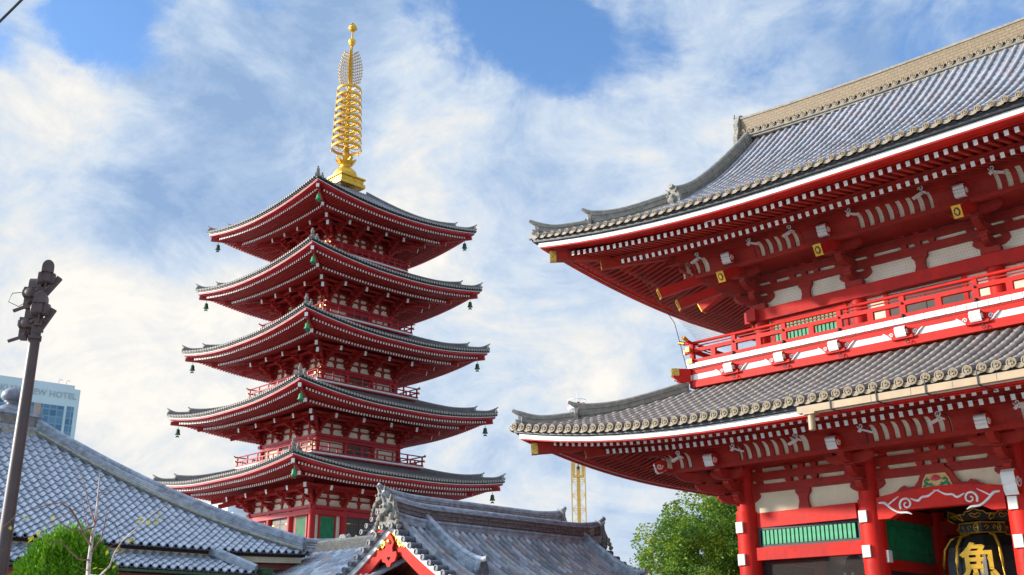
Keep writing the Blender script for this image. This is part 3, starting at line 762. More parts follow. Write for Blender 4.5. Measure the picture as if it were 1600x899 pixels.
def goldend(parent, reach, z_in, z_out, w=.22, h=.30):
    """tail rafter sloping outward with a gilt end plate"""
    mb = MB(); a = V((0, -.3, z_in)); b = V((0, -reach, z_out)); mb.beam(a, b, w, h, 0)
    d = (b-a).normalized(); up = V((1,0,0)).cross(d)*-1
    if up.z < 0: up = -up
    mb.beam(b, b+d*.03, w+.03, h+.05, 1)
    mb.prism([(.085*math.cos(t), .12*math.sin(t)) for t in [2*PI*i/14 for i in range(14)]], b+d*.034, (1,0,0), up, d*.012, 2)
    mb.prism([(0,-.09), (.055,0), (0,.09), (-.055,0)], b+d*.044, (1,0,0), up, d*.012, 1)
    return mb.build('tail_rafter', [M['red'], M['gold'], M['black']], parent)
def add_brackets(lv, xs_, ys_, gold):
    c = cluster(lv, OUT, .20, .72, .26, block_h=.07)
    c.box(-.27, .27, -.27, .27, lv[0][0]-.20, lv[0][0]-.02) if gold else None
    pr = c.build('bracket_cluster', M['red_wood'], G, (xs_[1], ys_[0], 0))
    nos(pr, 0, -1.66, lv[3][1]+.03, 0)
    for s in (-1, 1): curl(pr, s*.98, -2.02, lv[3][1]+.06, s)
    if gold: goldend(pr, 2.28, lv[2][1]+.42, lv[0][1]+.14)
    sub = kids(pr)
    for x in xs_[2:-1]: copy_part(pr, G, (x, ys_[0], 0), 0, sub)
    for x in xs_[1:-1]: copy_part(pr, G, (x, ys_[2], 0), PI, sub)
    copy_part(pr, G, (xs_[0], 0, 0), -PI/2, sub); copy_part(pr, G, (xs_[-1], 0, 0), PI/2, sub)
    for sx, x in ((-1, xs_[0]), (1, xs_[-1])):
        for sy, y in ((-1, ys_[0]), (1, ys_[2])):
            c = cluster(lv, OUT, .20, .72, .26, block_h=.07, corner=(sx, sy))
            if gold: c.box(-.27, .27, -.27, .27, lv[0][0]-.20, lv[0][0]-.02)
            cb = c.build('corner_bracket', M['red_wood'], G, (x, y, 0))
            nos(cb, 0, sy*1.66, lv[3][1]+.03, 0 if sy < 0 else PI); nos(cb, sx*1.66, 0, lv[3][1]+.03, -PI/2 if sx < 0 else PI/2)
            for s in (-1, 1): 
                if sy < 0: curl(cb, s*.98, -2.02, lv[3][1]+.06, s)
            a = math.atan2(sx, -sy)
            if gold:
                g = goldend(cb, 2.28, lv[2][1]+.42, lv[0][1]+.14); g.rotation_euler.z = 0 if sy < 0 else PI
                g = goldend(cb, 3.3, lv[2][1]+.5, lv[0][1]+.10); g.rotation_euler.z = a
                g = goldend(cb, 2.7, lv[1][1]+.3, lv[0][0]-.0); g.rotation_euler.z = a
                g = goldend(cb, 2.28, lv[2][1]+.42, lv[0][1]+.14); g.rotation_euler.z = -PI/2 if sx < 0 else PI/2
            else:
                for r_ in (2.45,): nos(cb, sx*r_/1.414, -r_/1.414*-sy, lv[3][1]+.02, a)
add_brackets(LO, CX, CY, False)
add_brackets(UP, UX, UY, True)
# --- outer purlins, cove ribs between step two and step three
def purlins(hx, hy, o2, z2, o3, z3):
    """ring beams at the 2nd and 3rd bracket steps, white cove between them crossed by red ribs"""
    for o, za, zb in ((o2, z2-.13, z2), (o3, z3, z3+.26)):
        mb = MB(); x, y = hx+o, hy+o
        for a, b in (((-x-.3,-y,0),(x+.3,-y,0)), ((x+.3,y,0),(-x-.3,y,0))): mb.beam(V(a)+V((0,0,(za+zb)/2)), V(b)+V((0,0,(za+zb)/2)), .16, zb-za)
        for a, b in (((-x,y-.08,0),(-x,-y+.08,0)), ((x,-y+.08,0),(x,y-.08,0))): mb.beam(V(a)+V((0,0,(za+zb)/2)), V(b)+V((0,0,(za+zb)/2)), .16, zb-za)
        mb.build('eave_purlin', M['red_wood'], G)
    cv = lambda i: (o2+(o3-o2)*(i/5)**2.2, z2+(z3+.06-z2)*math.sin(PI/2*i/5)**.9)
    mb = MB()
    for sx, sy, L in ((0,-1,hx), (1,0,hy), (0,1,hx), (-1,0,hy)):
        n = V((sx, sy, 0)); d = V((-sy, sx, 0)); h_ = hy if sy else hx
        A = [n*(h_+cv(i)[0])+V((0,0,cv(i)[1])) for i in range(6)]
        mb.add([p-d*(L+o3) for p in A]+[p+d*(L+o3) for p in A], [(i, i+1, 7+i, 6+i) for i in range(5)], 0)
    # dark ceiling boards between wall and step two
    x, y = hx+o2, hy+o2
    mb.box(-x, x, -y, y, z2+.0, z2+.02, 1)
    o_ = mb.build('eave_cove', [M['plaster_w'], M['red_wood']], G)
    m2 = MB()
    for sx, sy, L in ((0,-1,hx), (1,0,hy), (0,1,hx), (-1,0,hy)):
        n = V((sx, sy, 0)); d = V((-sy, sx, 0)); h_ = hy if sy else hx
        k = int((L+o3)/.30)
        cols = ((CX if z2 < 10 else UX) if sy else (CY if z2 < 10 else UY))
        for q in range(-k, k+1):
            if min(abs(q*.30-c) for c in cols) < .85: continue
            pts = [n*(h_+cv(i)[0]+.035)+V((0,0,cv(i)[1]-.035))+d*(q*.30) for i in range(6)]
            for a, b in zip(pts, pts[1:]): m2.beam(a, b, .14, .07, up=tuple(n+V((0,0,1))))
        for c in cols:
            pts = [n*(h_+cv(i)[0]+.030)+V((0,0,cv(i)[1]-.030))+d*(c*(-1 if (sy > 0 or sx < 0) else 1)) for i in range(6)]
            for a, b in zip(pts, pts[1:]): m2.beam(a, b, 1.72, .05, up=tuple(n+V((0,0,1))))
    m2.build('cove_ribs', M['red_wood'], o_)
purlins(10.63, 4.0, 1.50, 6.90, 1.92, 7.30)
purlins(9.96, 3.33, 1.50, 13.22, 1.92, 13.62)
def smooth(p):
    p = [V(q) for q in p]; o = []
    for i in range(len(p)-1):
        a, b, c, d = p[max(i-1, 0)], p[i], p[i+1], p[min(i+2, len(p)-1)]
        for k in range(4):
            t = k/4; o.append(.5*((2*b)+(c-a)*t+(2*a-5*b+4*c-d)*t*t+(3*b-a-3*c+d)*t*t*t))
    return o+[p[-1]]
# --- rainbow beams + carved frog-leg struts over the passage bays
def rainbow(i, yy=-4.0):
    a, b = CX[i]+.30, CX[i+1]-.30; L = b-a; n = 20
    mb = MB(); top = []; bot = []
    for k in range(n+1):
        u = k/n; x = a+L*u; ar = math.sin(PI*u)
        top.append((x, 5.60+.16*ar**.8)); bot.append((x, 5.02+.20*min(1, max(0, (min(u, 1-u)-.10)/.12))))
    mb.prism(top+bot[::-1], (0, yy-.10, 0), (1,0,0), (0,0,1), (0,.34,0), 0)
    mb.box(a, b, yy-.20, yy+.2, 4.86, 5.02) if False else None
    o = mb.build('rainbow_beam', M['red'], G)
    m2 = MB(); yf = yy-.285; _t = m2.tube; m2.tube = lambda p, r, *a, **k: _t(smooth(p), [r[min(len(r)-1, int(i/4))]*(1-(i%4)/4)+r[min(len(r)-1, int(i/4)+1)]*(i%4)/4 for i in range(4*(len(p)-1)+1)], *a, **k)
    for s, xe in ((1, a), (-1, b)):
        m2.tube(spiral((xe+s*.85, yf, 5.36), .19, (s,0,0), (0,0,1), 1.35, 18, PI*1.2, -1), [.034-.0009*q for q in range(19)], 6, 0, up=(0,1,0))
        m2.tube([(xe+s*.08, yf, 5.46), (xe+s*.25, yf, 5.44), (xe+s*.40, yf, 5.30), (xe+s*.62, yf, 5.16), (xe+s*.85, yf, 5.14), (xe+s*.98, yf, 5.08)], [.024,.042,.036,.032,.035,.010], 6, 0, up=(0,1,0))
        m2.tube([(xe+s*.98, yf, 5.50), (xe+s*1.18, yf, 5.42), (xe+s*1.30, yf, 5.50), (xe+s*1.48, yf, 5.52), (xe+s*1.66, yf, 5.62), (xe+s*1.80, yf, 5.66)], [.012,.036,.030,.032,.02,.006], 6, 0, up=(0,1,0))
        m2.tube([(xe+s*.30, yf, 5.36), (xe+s*.52, yf, 5.50), (xe+s*.66, yf, 5.58)], [.02,.022,.008], 6, 0, up=(0,1,0))
    m2.build('scroll_ornament', M['white'], o)
    return o
def frogleg(i, yy=-4.0):
    cx = (CX[i]+CX[i+1])/2; mb = MB()
    half = [(0,.58), (.28,.56), (.42,.44), (.50,.26), (.62,.12), (.82,.10), (.90,.17), (1.00,.14), (1.12,.04), (1.25,0)]
    poly = [(-x, z) for x, z in half[::-1]]+[(x, z) for x, z in half[1:]]
    mb.prism(poly, (cx, yy-.14, 5.70), (1,0,0), (0,0,1), (0,.10,0), 0)
    mb.box(cx-.26, cx+.26, yy-.2, yy-.02, 6.02+.24, 6.36)
    o = mb.build('frog_leg_strut', M['red_wood'], G)
    m2 = MB(); y0 = yy-.20
    m2.prism([(-.42,.03), (.42,.03), (.36,.22), (.26,.38), (-.26,.38), (-.36,.22)], (cx, y0, 5.72), (1,0,0), (0,0,1), (0,.03,0), 0)
    for k in range(7):
        a = PI*(.08+.84*k/6); c = V((cx, y0-.03, 5.93)); t = c+V((math.cos(a)*.17, 0, math.sin(a)*.15)); s_ = V((-math.sin(a), 0, math.cos(a)))*.04
        m2.add([c, c.lerp(t, .5)+s_, t, c.lerp(t, .5)-s_], [(0,1,2,3)], 1); m2.tube([c, t], [.035,.008], 5, 1)
    for s in (-1, 1):
        for (dx, dz, r_) in ((.16,.10,.05), (.27,.12,.055), (.22,.22,.045), (.33,.07,.04), (.10,.05,.04)):
            m2.blob((cx+s*dx, y0-.03, 5.72+dz), r_, 3, 2, 4, (1.2,.4,.8))
        m2.tube([(cx+s*.05, y0-.03, 5.77), (cx+s*.2, y0-.04, 5.80), (cx+s*.32, y0-.03, 5.92), (cx+s*.22, y0-.03, 6.02)], [.02,.022,.02,.01], 5, 2)
    m2.build('lotus_carving', [M['lotus_b'], M['lotus_r'], M['lotus_g']], o)
for i in (1, 2, 3): rainbow(i); frogleg(i)
for i in (1, 2, 3): tie(G, (CX[i]+.3, 4, 0), (CX[i+1]-.3, 4, 0), 4.6, 5.54, .3)
# big carved nosings on column 3 and 4 at beam height
for i in (2, 3):
    nb = MB(); nb = make_nosing(.34, .62, .46); nb.build('beam_nosing', [M['white'], M['red']], G, (CX[i], -4.24, 5.92))
# --- interior: room walls, ceiling, back wall
mb = MB()
mb.box(-10.4, 10.4, -3.8, 3.8, 5.56, 5.62)
mb.box(-10.4, -6.5, -.05, .05, .4, 5.5); mb.box(6.5, 10.4, -.05, .05, .4, 5.5)
mb.box(-10.4, -6.9, 3.85, 3.92, .4, 5.1); mb.box(6.9, 10.4, 3.85, 3.92, .4, 5.1)
mb.box(-6.72, -6.62, -3.7, 0, .4, 3.72); mb.box(6.62, 6.72, -3.7, 0, .4, 3.72); mb.box(-10.70, -10.60, -3.7, 3.7, 1.42, 4.16); mb.box(10.60, 10.70, -3.7, 3.7, 1.42, 4.16)
mb.box(-6.6, 6.6, 3.8, 3.9, 3.1, 4.7)
mb.build('interior_wall', M['dark'], G)
mb = MB()
for x in (-2.63, 2.63): mb.box(x-.16, x+.16, -3.8, 3.8, 5.2, 5.5)
mb.box(-6.5, 6.5, -.16, .16, 4.9, 5.3)
mb.build('cross_beam', M['red_wood'], G)
mb = MB(); mb.box(-12.2, 12.2, -5.5, 5.5, 0, .32); mb.build('stone_platform', M['stone'], G)

# --- balcony
BH = (11.70, 5.10)
def ring(name, parent, out, w, z0, z1, m, ext=0.0):
    """four beams round the balcony, outer face at out"""
    mb = MB(); x, y = BH[0]+out, BH[1]+out
    mb.box(-x-ext, x+ext, -y, -y+w, z0, z1); mb.box(-x-ext, x+ext, y-w, y, z0, z1)
    mb.box(-x, -x+w, -y+w, y-w, z0, z1); mb.box(x-w, x, -y+w, y-w, z0, z1)
    return mb.build(name, m, parent)
bal = ring('balcony', G, .0, 1.9, 10.03, 10.085, M['red_wood']); 
ring('base_beam', bal, .0, .30, 9.46, 9.70, M['red'])
ring('edge_beam', bal, -.02, .30, 9.89, 10.08, M['red'])
ring('skirt_panel', bal, -.04, .12, 9.66, 9.92, M['white'])
# white tiles along the balcony edge: one mesh per side, thin dark joints
for sd in range(4):
    L = BH[0] if sd % 2 == 0 else BH[1]; mb = MB(); n = int(2*(L+.04)/.285); st = 2*(L+.04)/n
    mb.box(-L, L, .01, .08, 10.085, 10.235, 1)
    for k in range(n): mb.box(-(L+.04)+k*st+.009, -(L+.04)+(k+1)*st-.009, -.035, .01, 10.08, 10.24, 0)
    yy = BH[1] if sd % 2 == 0 else BH[0]
    a = sd*PI/2; mb.build('edge_tile_row', [M['white'], M['black']], bal, (math.sin(a)*yy, -math.cos(a)*yy, 0), a)
def rail_side(L, yy, a, posts):
    mb = MB(); e = .26
    mb.tube([(-L-e-.22, 0, 11.04), (-L-e, 0, 10.965), (-L-.05, 0, 10.93), (L+.05, 0, 10.93), (L+e, 0, 10.965), (L+e+.22, 0, 11.04)], .052, 8, 0, cap=True)
    mb.box(-L-e, L+e, -.055, .055, 10.61, 10.73, 0); mb.box(-L-.12, L+.12, -.08, .08, 10.24, 10.37, 0)
    for s in (-1, 1):
        mb.tube([(s*(L+e+.225), 0, 11.042), (s*(L+e+.02), 0, 10.972)], .066, 10, 1)
        mb.box(min(s*(L+e), s*(L+e+.03)), max(s*(L+e), s*(L+e+.03)), -.065, .065, 10.60, 10.74, 1)
        mb.box(min(s*(L+e-.15), s*(L+e-.2)), max(s*(L+e-.15), s*(L+e+.0)), -.062, .062, 10.60, 10.74, 1)
        mb.box(min(s*(L+.12), s*(L+.20)), max(s*(L+.12), s*(L+.20)), -.085, .085, 10.235, 10.375, 1)
    rl_ = mb.build('balcony_rail', [M['red'], M['goldp']], bal, (math.sin(a)*yy, -math.cos(a)*yy, 0), a)
    def mk(maj):
        m2 = MB(); m2.box(-.085, .085, -.058, .058, 10.37, 10.61); 
        if maj:
            m2.box(-.07, .07, -.06, .06, 10.73, 10.88); 
            m2.blob((0, -.095, 10.30), .055, 0, 1, 5); m2.blob((0, -.068, 10.67), .035, 0, 1, 4)
        return m2
    pm = mk(True).build('post', [M['red'], M['metalblk']], rl_, (posts[0], 0, 0))
    for x in posts[1:]: copy_part(pm, rl_, (x, 0, 0))
    mids = [(p+q)/2 for p, q in zip(posts, posts[1:])]+[posts[0]-.76, posts[-1]+.76]
    ps = mk(False).build('short_post', [M['red'], M['metalblk']], rl_, (mids[0], 0, 0))
    for x in mids[1:]: copy_part(ps, rl_, (x, 0, 0))
    # thin baluster strip under the hand rail
    m3 = MB(); m3.box(-L, L, -.02, .02, 10.80, 10.83); m3.build('inner_strip', M['red_wood'], rl_)
PX = [-10.04, -8.30, -6.50, -4.61, -2.61, -.87, .87, 2.61, 4.61, 6.50, 8.30, 10.04]
PY = [-3.45, -1.7, 0, 1.7, 3.45]
rail_side(BH[0]-.10, BH[1]-.10, 0, PX); rail_side(BH[1]-.10, BH[0]-.10, PI/2, PY); rail_side(BH[0]-.10, BH[1]-.10, PI, PX); rail_side(BH[1]-.10, BH[0]-.10, -PI/2, PY)
mb = MB(); mb.box(-.07, .07, -.07, .07, 10.24, 10.90)
cp = mb.build('corner_post', M['red'], bal, (-BH[0]+.1, -BH[1]+.1, 0))
for sx, sy in ((1,-1),(1,1),(-1,1)): copy_part(cp, bal, (sx*(BH[0]-.1), sy*(BH[1]-.1), 0))
# carved scroll brackets under the balcony edge
mb = make_nosing(.30, .27, .24)
for p in range(len(mb.v)): mb.v[p] = (mb.v[p][0], mb.v[p][1]-.08, mb.v[p][2]+9.955)
mb.box(-.30, .30, -.20, .05, 9.64, 9.72, 1); mb.box(-.2, .2, -.16, .05, 9.72, 9.86, 1)
for s in (-1, 1):
    mb.prism([(0,.0), (s*.16,.02), (s*.28,.10), (s*.40,.24), (s*.22,.25), (0,.25)], (s*.14, -.04, 9.66), (1,0,0), (0,0,1), (0,.10,0), 1)
    mb.tube([(s*.28, -.095, 9.68), (s*.38, -.095, 9.73), (s*.45, -.095, 9.81), (s*.56, -.095, 9.90)], [.02,.03,.03,.015], 5, 0, up=(0,1,0))
    mb.tube(spiral((s*.33, -.098, 9.81), .07, (s,0,0), (0,0,1), 1.3, 12, 0, 1), .016, 5, 0, up=(0,1,0))
SX = [-10.16, -8.41, -6.65, -4.66, -2.63, 0]; SX = SX+[-x for x in SX[:-1]]
sb = mb.build('scroll_bracket', [M['white'], M['red']], bal, (SX[0], -BH[1]+.10, 0))
for x in SX[1:]: copy_part(sb, bal, (x, -BH[1]+.10, 0))
for x in SX: copy_part(sb, bal, (x, BH[1]-.10, 0), PI)
for y in (-3.4, -1.7, 0, 1.7, 3.4):
    copy_part(sb, bal, (-BH[0]+.10, y, 0), -PI/2); copy_part(sb, bal, (BH[0]-.10, y, 0), PI/2)
# corner nosings with gilt ends
mb = MB()
mb.beam((0,0,9.96), (-.30,-.30,9.96), .22, .22, 0); mb.beam((-.26,-.26,9.96), (-.42,-.42,9.96), .235, .235, 1)
mb.prism([(0,0), (.34,.0), (.55,.14), (.55,.22), (0,.22)], (0,0,9.63), (-.707,-.707,0), (0,0,1), (.14,-.14,0), 0)
mb.beam((-.05,-.05,9.63), (-.38,-.38,9.74), .19, .04, 2)
cnz = mb.build('corner_nosing', [M['red'], M['goldp'], M['white']], bal, (-BH[0]+.02, -BH[1]+.02, 0))
for k, (sx, sy) in enumerate(((1,-1),(1,1),(-1,1))): copy_part(cnz, bal, (sx*(BH[0]-.02), sy*(BH[1]-.02), 0), (k+1)*PI/2)
# iron rings on the base beam
mb = MB(); mb.tube([(.05*math.cos(t), -.03, .05*math.sin(t)-.05) for t in [2*PI*i/10 for i in range(11)]], .013, 5, up=(0,1,0)); mb.blob((0,-.02,.0), .03, 1, 0, 4)
ir = mb.build('iron_ring', M['metalblk'], bal, (SX[0]+.15, -BH[1]-.065, 9.58))
for x in SX[1:]: copy_part(ir, bal, (x+.15, -BH[1]-.065, 9.58))
# --- gutter on the lower eave
mb = MB(); gx = 5.75; gy = -9.16
mb.box(-gx, gx, gy-.13, gy+.05, 7.10, 7.27)
gt = mb.build('gutter', M['gutter'], G)
m2 = MB(); m2.tube([(0,0,0), (0,0,-.42)], .085, 14); m2.box(-.15,.15,-.13,.13,-.04,.02); dsp = m2.build('downspout', M['gutter'], gt, (-gx+.30, gy+.0, 7.10)); copy_part(dsp, gt, (gx-.30, gy, 7.10))
m2 = MB(); m2.box(-.012, .012, -.16, -.145, -.03, .32); m2.beam((0,-.15,-.02), (0,.9,.02), .02, .02); m2.box(-.012,.012,-.15,.1,.30,.32)
hg = m2.build('gutter_hanger', M['metalblk'], gt, (-gx+.9, gy, 7.10))
k = 1
while -gx+.9+k*1.17 < gx: copy_part(hg, gt, (-gx+.9+k*1.17, gy, 7.10)); k += 1
m2 = MB(); m2.box(0, .012, gy-.134, gy+.052, 7.098, 7.272); gj = m2.build('gutter_joint', M['noshi'], gt, (-gx+.96, 0, 0))
for k in range(2, 12): copy_part(gj, gt, (-gx+k*.96, 0, 0))

# --- lantern, statue, netting
LN = empty('hanging_lantern', (-11.70, 31.0, 0), 'large black and gold bronze lantern hanging in the gate passage', 'lantern')
mb = MB(); prof = [(.55,4.66), (.86,4.58), (1.06,4.30), (1.14,3.9), (1.16,3.4), (1.10,2.8), (.92,2.4), (.60,2.25)]
mb.lathe(prof, n=6, sm=False, ph=PI/6+.35)
body = mb.build('lantern_body', M['ribbon'], LN)
m2 = MB()
for k in range(6):
    a = 2*PI*k/6+PI/6+.35
    m2.tube([((r+.015)*math.cos(a)*1, -(r+.015)*math.sin(a), z) for r, z in prof], .042, 6, 0)
m2.lathe([(1.175,3.36),(1.19,3.40),(1.175,3.44)], n=6, sm=False, ph=PI/6+.35)
m2.build('gilt_rib', M['gold'], body)
mb = MB(); mb.lathe([(.60,4.66), (.66,4.68), (.66,4.99), (.60,5.0)], n=6, sm=False, ph=PI/6+.35)
cr_ = mb.build('crown', M['ribbon'], LN)
m2 = MB()
for zz in (4.69, 4.97): m2.lathe([(.665,zz-.02),(.69,zz),(.665,zz+.02)], n=6, sm=False, ph=PI/6+.35)
for k in range(6):
    a = 2*PI*k/6+2*PI/6+.35; n_ = V((math.cos(a), -math.sin(a), 0)); t_ = V((math.sin(a), math.cos(a), 0)); c = n_*.60+V((0,0,5.02))
    # cloud-shaped crest leaning outward with a heart opening drawn in gilt wire
    o_ = n_+V((0,0,1.1)); o_.normalize()
    pts = [(-.34,.0), (-.44,.06), (-.50,.16), (-.40,.22), (-.30,.20), (-.24,.30), (-.12,.32), (0,.40), (.12,.32), (.24,.30), (.30,.20), (.40,.22), (.50,.16), (.44,.06), (.34,.0)]
    m2.prism(pts, c, t_, o_, n_*.025, 1)
    m2.tube([c+t_*x+o_*y+n_*.02 for x, y in pts], .017, 5, 0)
    hp = [(0,.10), (-.10,.14), (-.15,.21), (-.08,.25), (0,.19), (.08,.25), (.15,.21), (.10,.14), (0,.10)]
    m2.tube([c+t_*x+o_*y+n_*.02 for x, y in hp], .016, 5, 0)
    f = n_*.60+V((0,0,4.83)); 
    m2.tube([f+t_*.11*math.cos(q)+V((0,0,.11*math.sin(q)))+n_*.0 for q in [2*PI*i/14 for i in range(15)]], .014, 5, 0)
    for q in range(4):
        m2.tube([f+V((0,0,0)), f+t_*.08*math.cos(q*PI/2)+V((0,0,.08*math.sin(q*PI/2)))], .022, 5, 0)
    for s in (-1, 1): m2.tube([f+t_*s*.16, f+t_*s*.22+V((0,0,.06)), f+t_*s*.28, f+t_*s*.22-V((0,0,.05))], .012, 5, 0)
m2.build('gilt_crest', [M['gold'], M['ribbon']], cr_)
mb = MB(); mb.tube([(0,0,5.0),(0,0,5.6)], .06, 8); mb.build('hanger', M['metalblk'], LN)
mb = MB(); mb.lathe([(.62,2.0),(.68,2.03),(.68,2.22),(.6,2.25)], n=6, sm=False, ph=PI/6+.35); mb.build('base_ring', M['gold'], LN)

def text_mesh(name, s, size, m, parent, loc, rot, ext=.02, off=0.0, ax='CENTER', spacing=1.0):
    cu = bpy.data.curves.new(name+'_src', 'FONT'); cu.body = s; cu.size = size; cu.extrude = ext; cu.offset = off
    cu.align_x = ax; cu.align_y = 'CENTER'; cu.resolution_u = 3; cu.space_character = spacing
    t = bpy.data.objects.new(name+'_src', cu); COL.objects.link(t)
    me = bpy.data.meshes.new_from_object(t.evaluated_get(bpy.context.evaluated_depsgraph_get()))
    bpy.data.objects.remove(t); bpy.data.curves.remove(cu)
    me.name = name; me.materials.clear(); me.materials.append(m)
    o = bpy.data.objects.new(name, me); COL.objects.link(o); o.parent = parent; o.location = loc; o.rotation_euler = rot
    return o
bpy.context.view_layer.update()
fa = None
for k in range(6):
    a = 2*PI*k/6+2*PI/6+.35; n_ = V((math.cos(a), -math.sin(a), 0))
    if k == 0 or n_.dot(V((.37, -.93, 0)).normalized()) > fa[0]: fa = (n_.dot(V((.37, -.93, 0)).normalized()), a, n_)
n_ = fa[2]; yaw = math.atan2(n_.x, -n_.y)
for q, ch in enumerate('魚がし'):
    text_mesh('gilt_character', ch, .98, M['gold'], LN, (n_.x*1.07, n_.y*1.07, 3.84-q*.74), (PI/2, 0, yaw), .02, .022)

ST = empty('guardian_statue', (-7.1-8.3, 32.6-2.1, .4), 'red faced guardian statue standing behind the wire screen', 'statue')
mb = MB()
mb.tube([(0,0,0),(0,0,.5),(0,0,1.3),(0,0,2.1),(0,0,2.6),(0,0,2.95)], [.7,.6,.55,.62,.5,.18], 16)
mb.tube([(0,0,2.9),(0,-.05,3.1),(0,-.08,3.3),(0,-.06,3.5),(0,0,3.66)], [.17,.27,.33,.30,.12], 14)
for s in (-1, 1):
    mb.tube([(s*.5,0,2.55),(s*.85,-.1,2.1),(s*.75,-.5,1.8),(s*.7,-.7,2.1)], [.22,.2,.15,.12], 10)
    mb.blob((s*.12, -.37, 3.36), .055, 1, 1, 4); mb.tube([(s*.03,-.40,3.42),(s*.12,-.41,3.47),(s*.24,-.34,3.49)], [.02,.04,.02], 5, 2)
mb.tube([(0,-.38,3.36),(0,-.44,3.26)], [.03,.07], 6, 0); mb.tube([(-.12,-.37,3.15),(0,-.41,3.17),(.12,-.37,3.15)], [.02,.035,.02], 5, 1)
mb.build('figure', [M['statue'], M['white'], M['dark']], ST)
mb = MB(); mb.tube([(0,.02,3.55),(0,.05,3.8),(0,.06,3.95)], [.30,.22,.08], 12); 
for s in (-1, 1): mb.tube([(s*.3,.05,3.6),(s*.55,.05,3.2),(s*.62,.0,2.6),(s*.75,0,2.0)], [.1,.13,.12,.05], 8)
mb.tube([(0,0,0),(0,0,1.2)], [.85,.62], 16)
mb.build('robe', M['statue_g'], ST)

# fine bird netting hung from the upper eave to the balcony rail
NT = MB()
def netpane(a, b, c, d, nu, nv, th=.0015):
    a, b, c, d = map(V, (a, b, c, d))
    for i in range(nu+1): NT.tube([a.lerp(b, i/nu), d.lerp(c, i/nu)], th, 3, sm=False, cap=False)
    for j in range(nv+1): NT.tube([a.lerp(d, j/nv), b.lerp(c, j/nv)], th, 3, sm=False, cap=False)
NB = [(-12.85, -6.2, 13.52), (12.85, -6.2, 13.52), (11.5, -4.95, 11.05), (-11.5, -4.95, 11.05)]
netpane(NB[0], NB[1], NB[2], NB[3], 300, 34)
netpane((-12.85, 6.2, 13.52), NB[0], NB[3], (-11.5, 4.95, 11.05), 120, 20)
NT.tube([(-12.85,-6.2,13.52), (-11.95,-5.4,11.6), (-11.72,-5.2,10.1)], .012, 5, cap=False)
net = NT.build('bird_netting', M['net'])
net.location = (-7.1, 32.6, 0)
tag(net, 'fine dark bird netting stretched under the upper eave of the gate', 'netting')

# ================================================================== THE PAGODA
P = empty('five_storey_pagoda', (-65.3, 47.8, 0), 'tall five storeyed crimson pagoda with dark tiled roofs, balconies and a gilded spire', 'pagoda', rotz=-R(1.5))
RH = [9.35, 8.95, 8.50, 8.07, 7.72]                # half width of each roof at the tile edge
RZ = [13.00, 17.90, 22.90, 27.92, 32.86]           # tile edge height at mid side
BHF = [None, 5.0, 4.62, 4.22, 3.86]                # balcony half width
BZ = [None, 14.72, 19.93, 25.08, 30.26]            # balcony floor edge (top of the white strip)
SH = [3.95, 3.62, 3.27, 2.93, 2.60]                # body half width
SZ = [11.22, 16.28, 21.30, 26.35, 31.40]           # top of the wall plate
RMAT = dict(red=M['pred_wood'])
bells = []
pr_bracket = {}
def pcluster(base, k, corner=None):
    lv = [(base+.0+.0, base+.20), (base+.27, base+.47), (base+.54, base+.74), (base+.81, base+1.0)]
    outs = [.42*k, .86*k, 1.30*k, 1.70*k]
    c = cluster(lv, outs, .17, .46, .22, block_h=.07, corner=corner)
    c.box(-.16, .16, -.16, .16, base-.16, base)
    dirs = [((0,-1,0), 1.0)] if not corner else [((0,corner[1],0), 1.0), ((corner[0],0,0), 1.0), ((corner[0],corner[1],0), 1.42)]
    for d, q in dirs:
        dv = V(d).normalized()
        c.beam(dv*.1+V((0,0,base+1.28)), dv*2.15*q*k+V((0,0,base+.78)), .20, .32, 0, m1=1)
        if q > 1: c.beam(dv*.1+V((0,0,base+1.0)), dv*1.75*q*k+V((0,0,base+.42)), .20, .32, 0, m1=1)
    return c
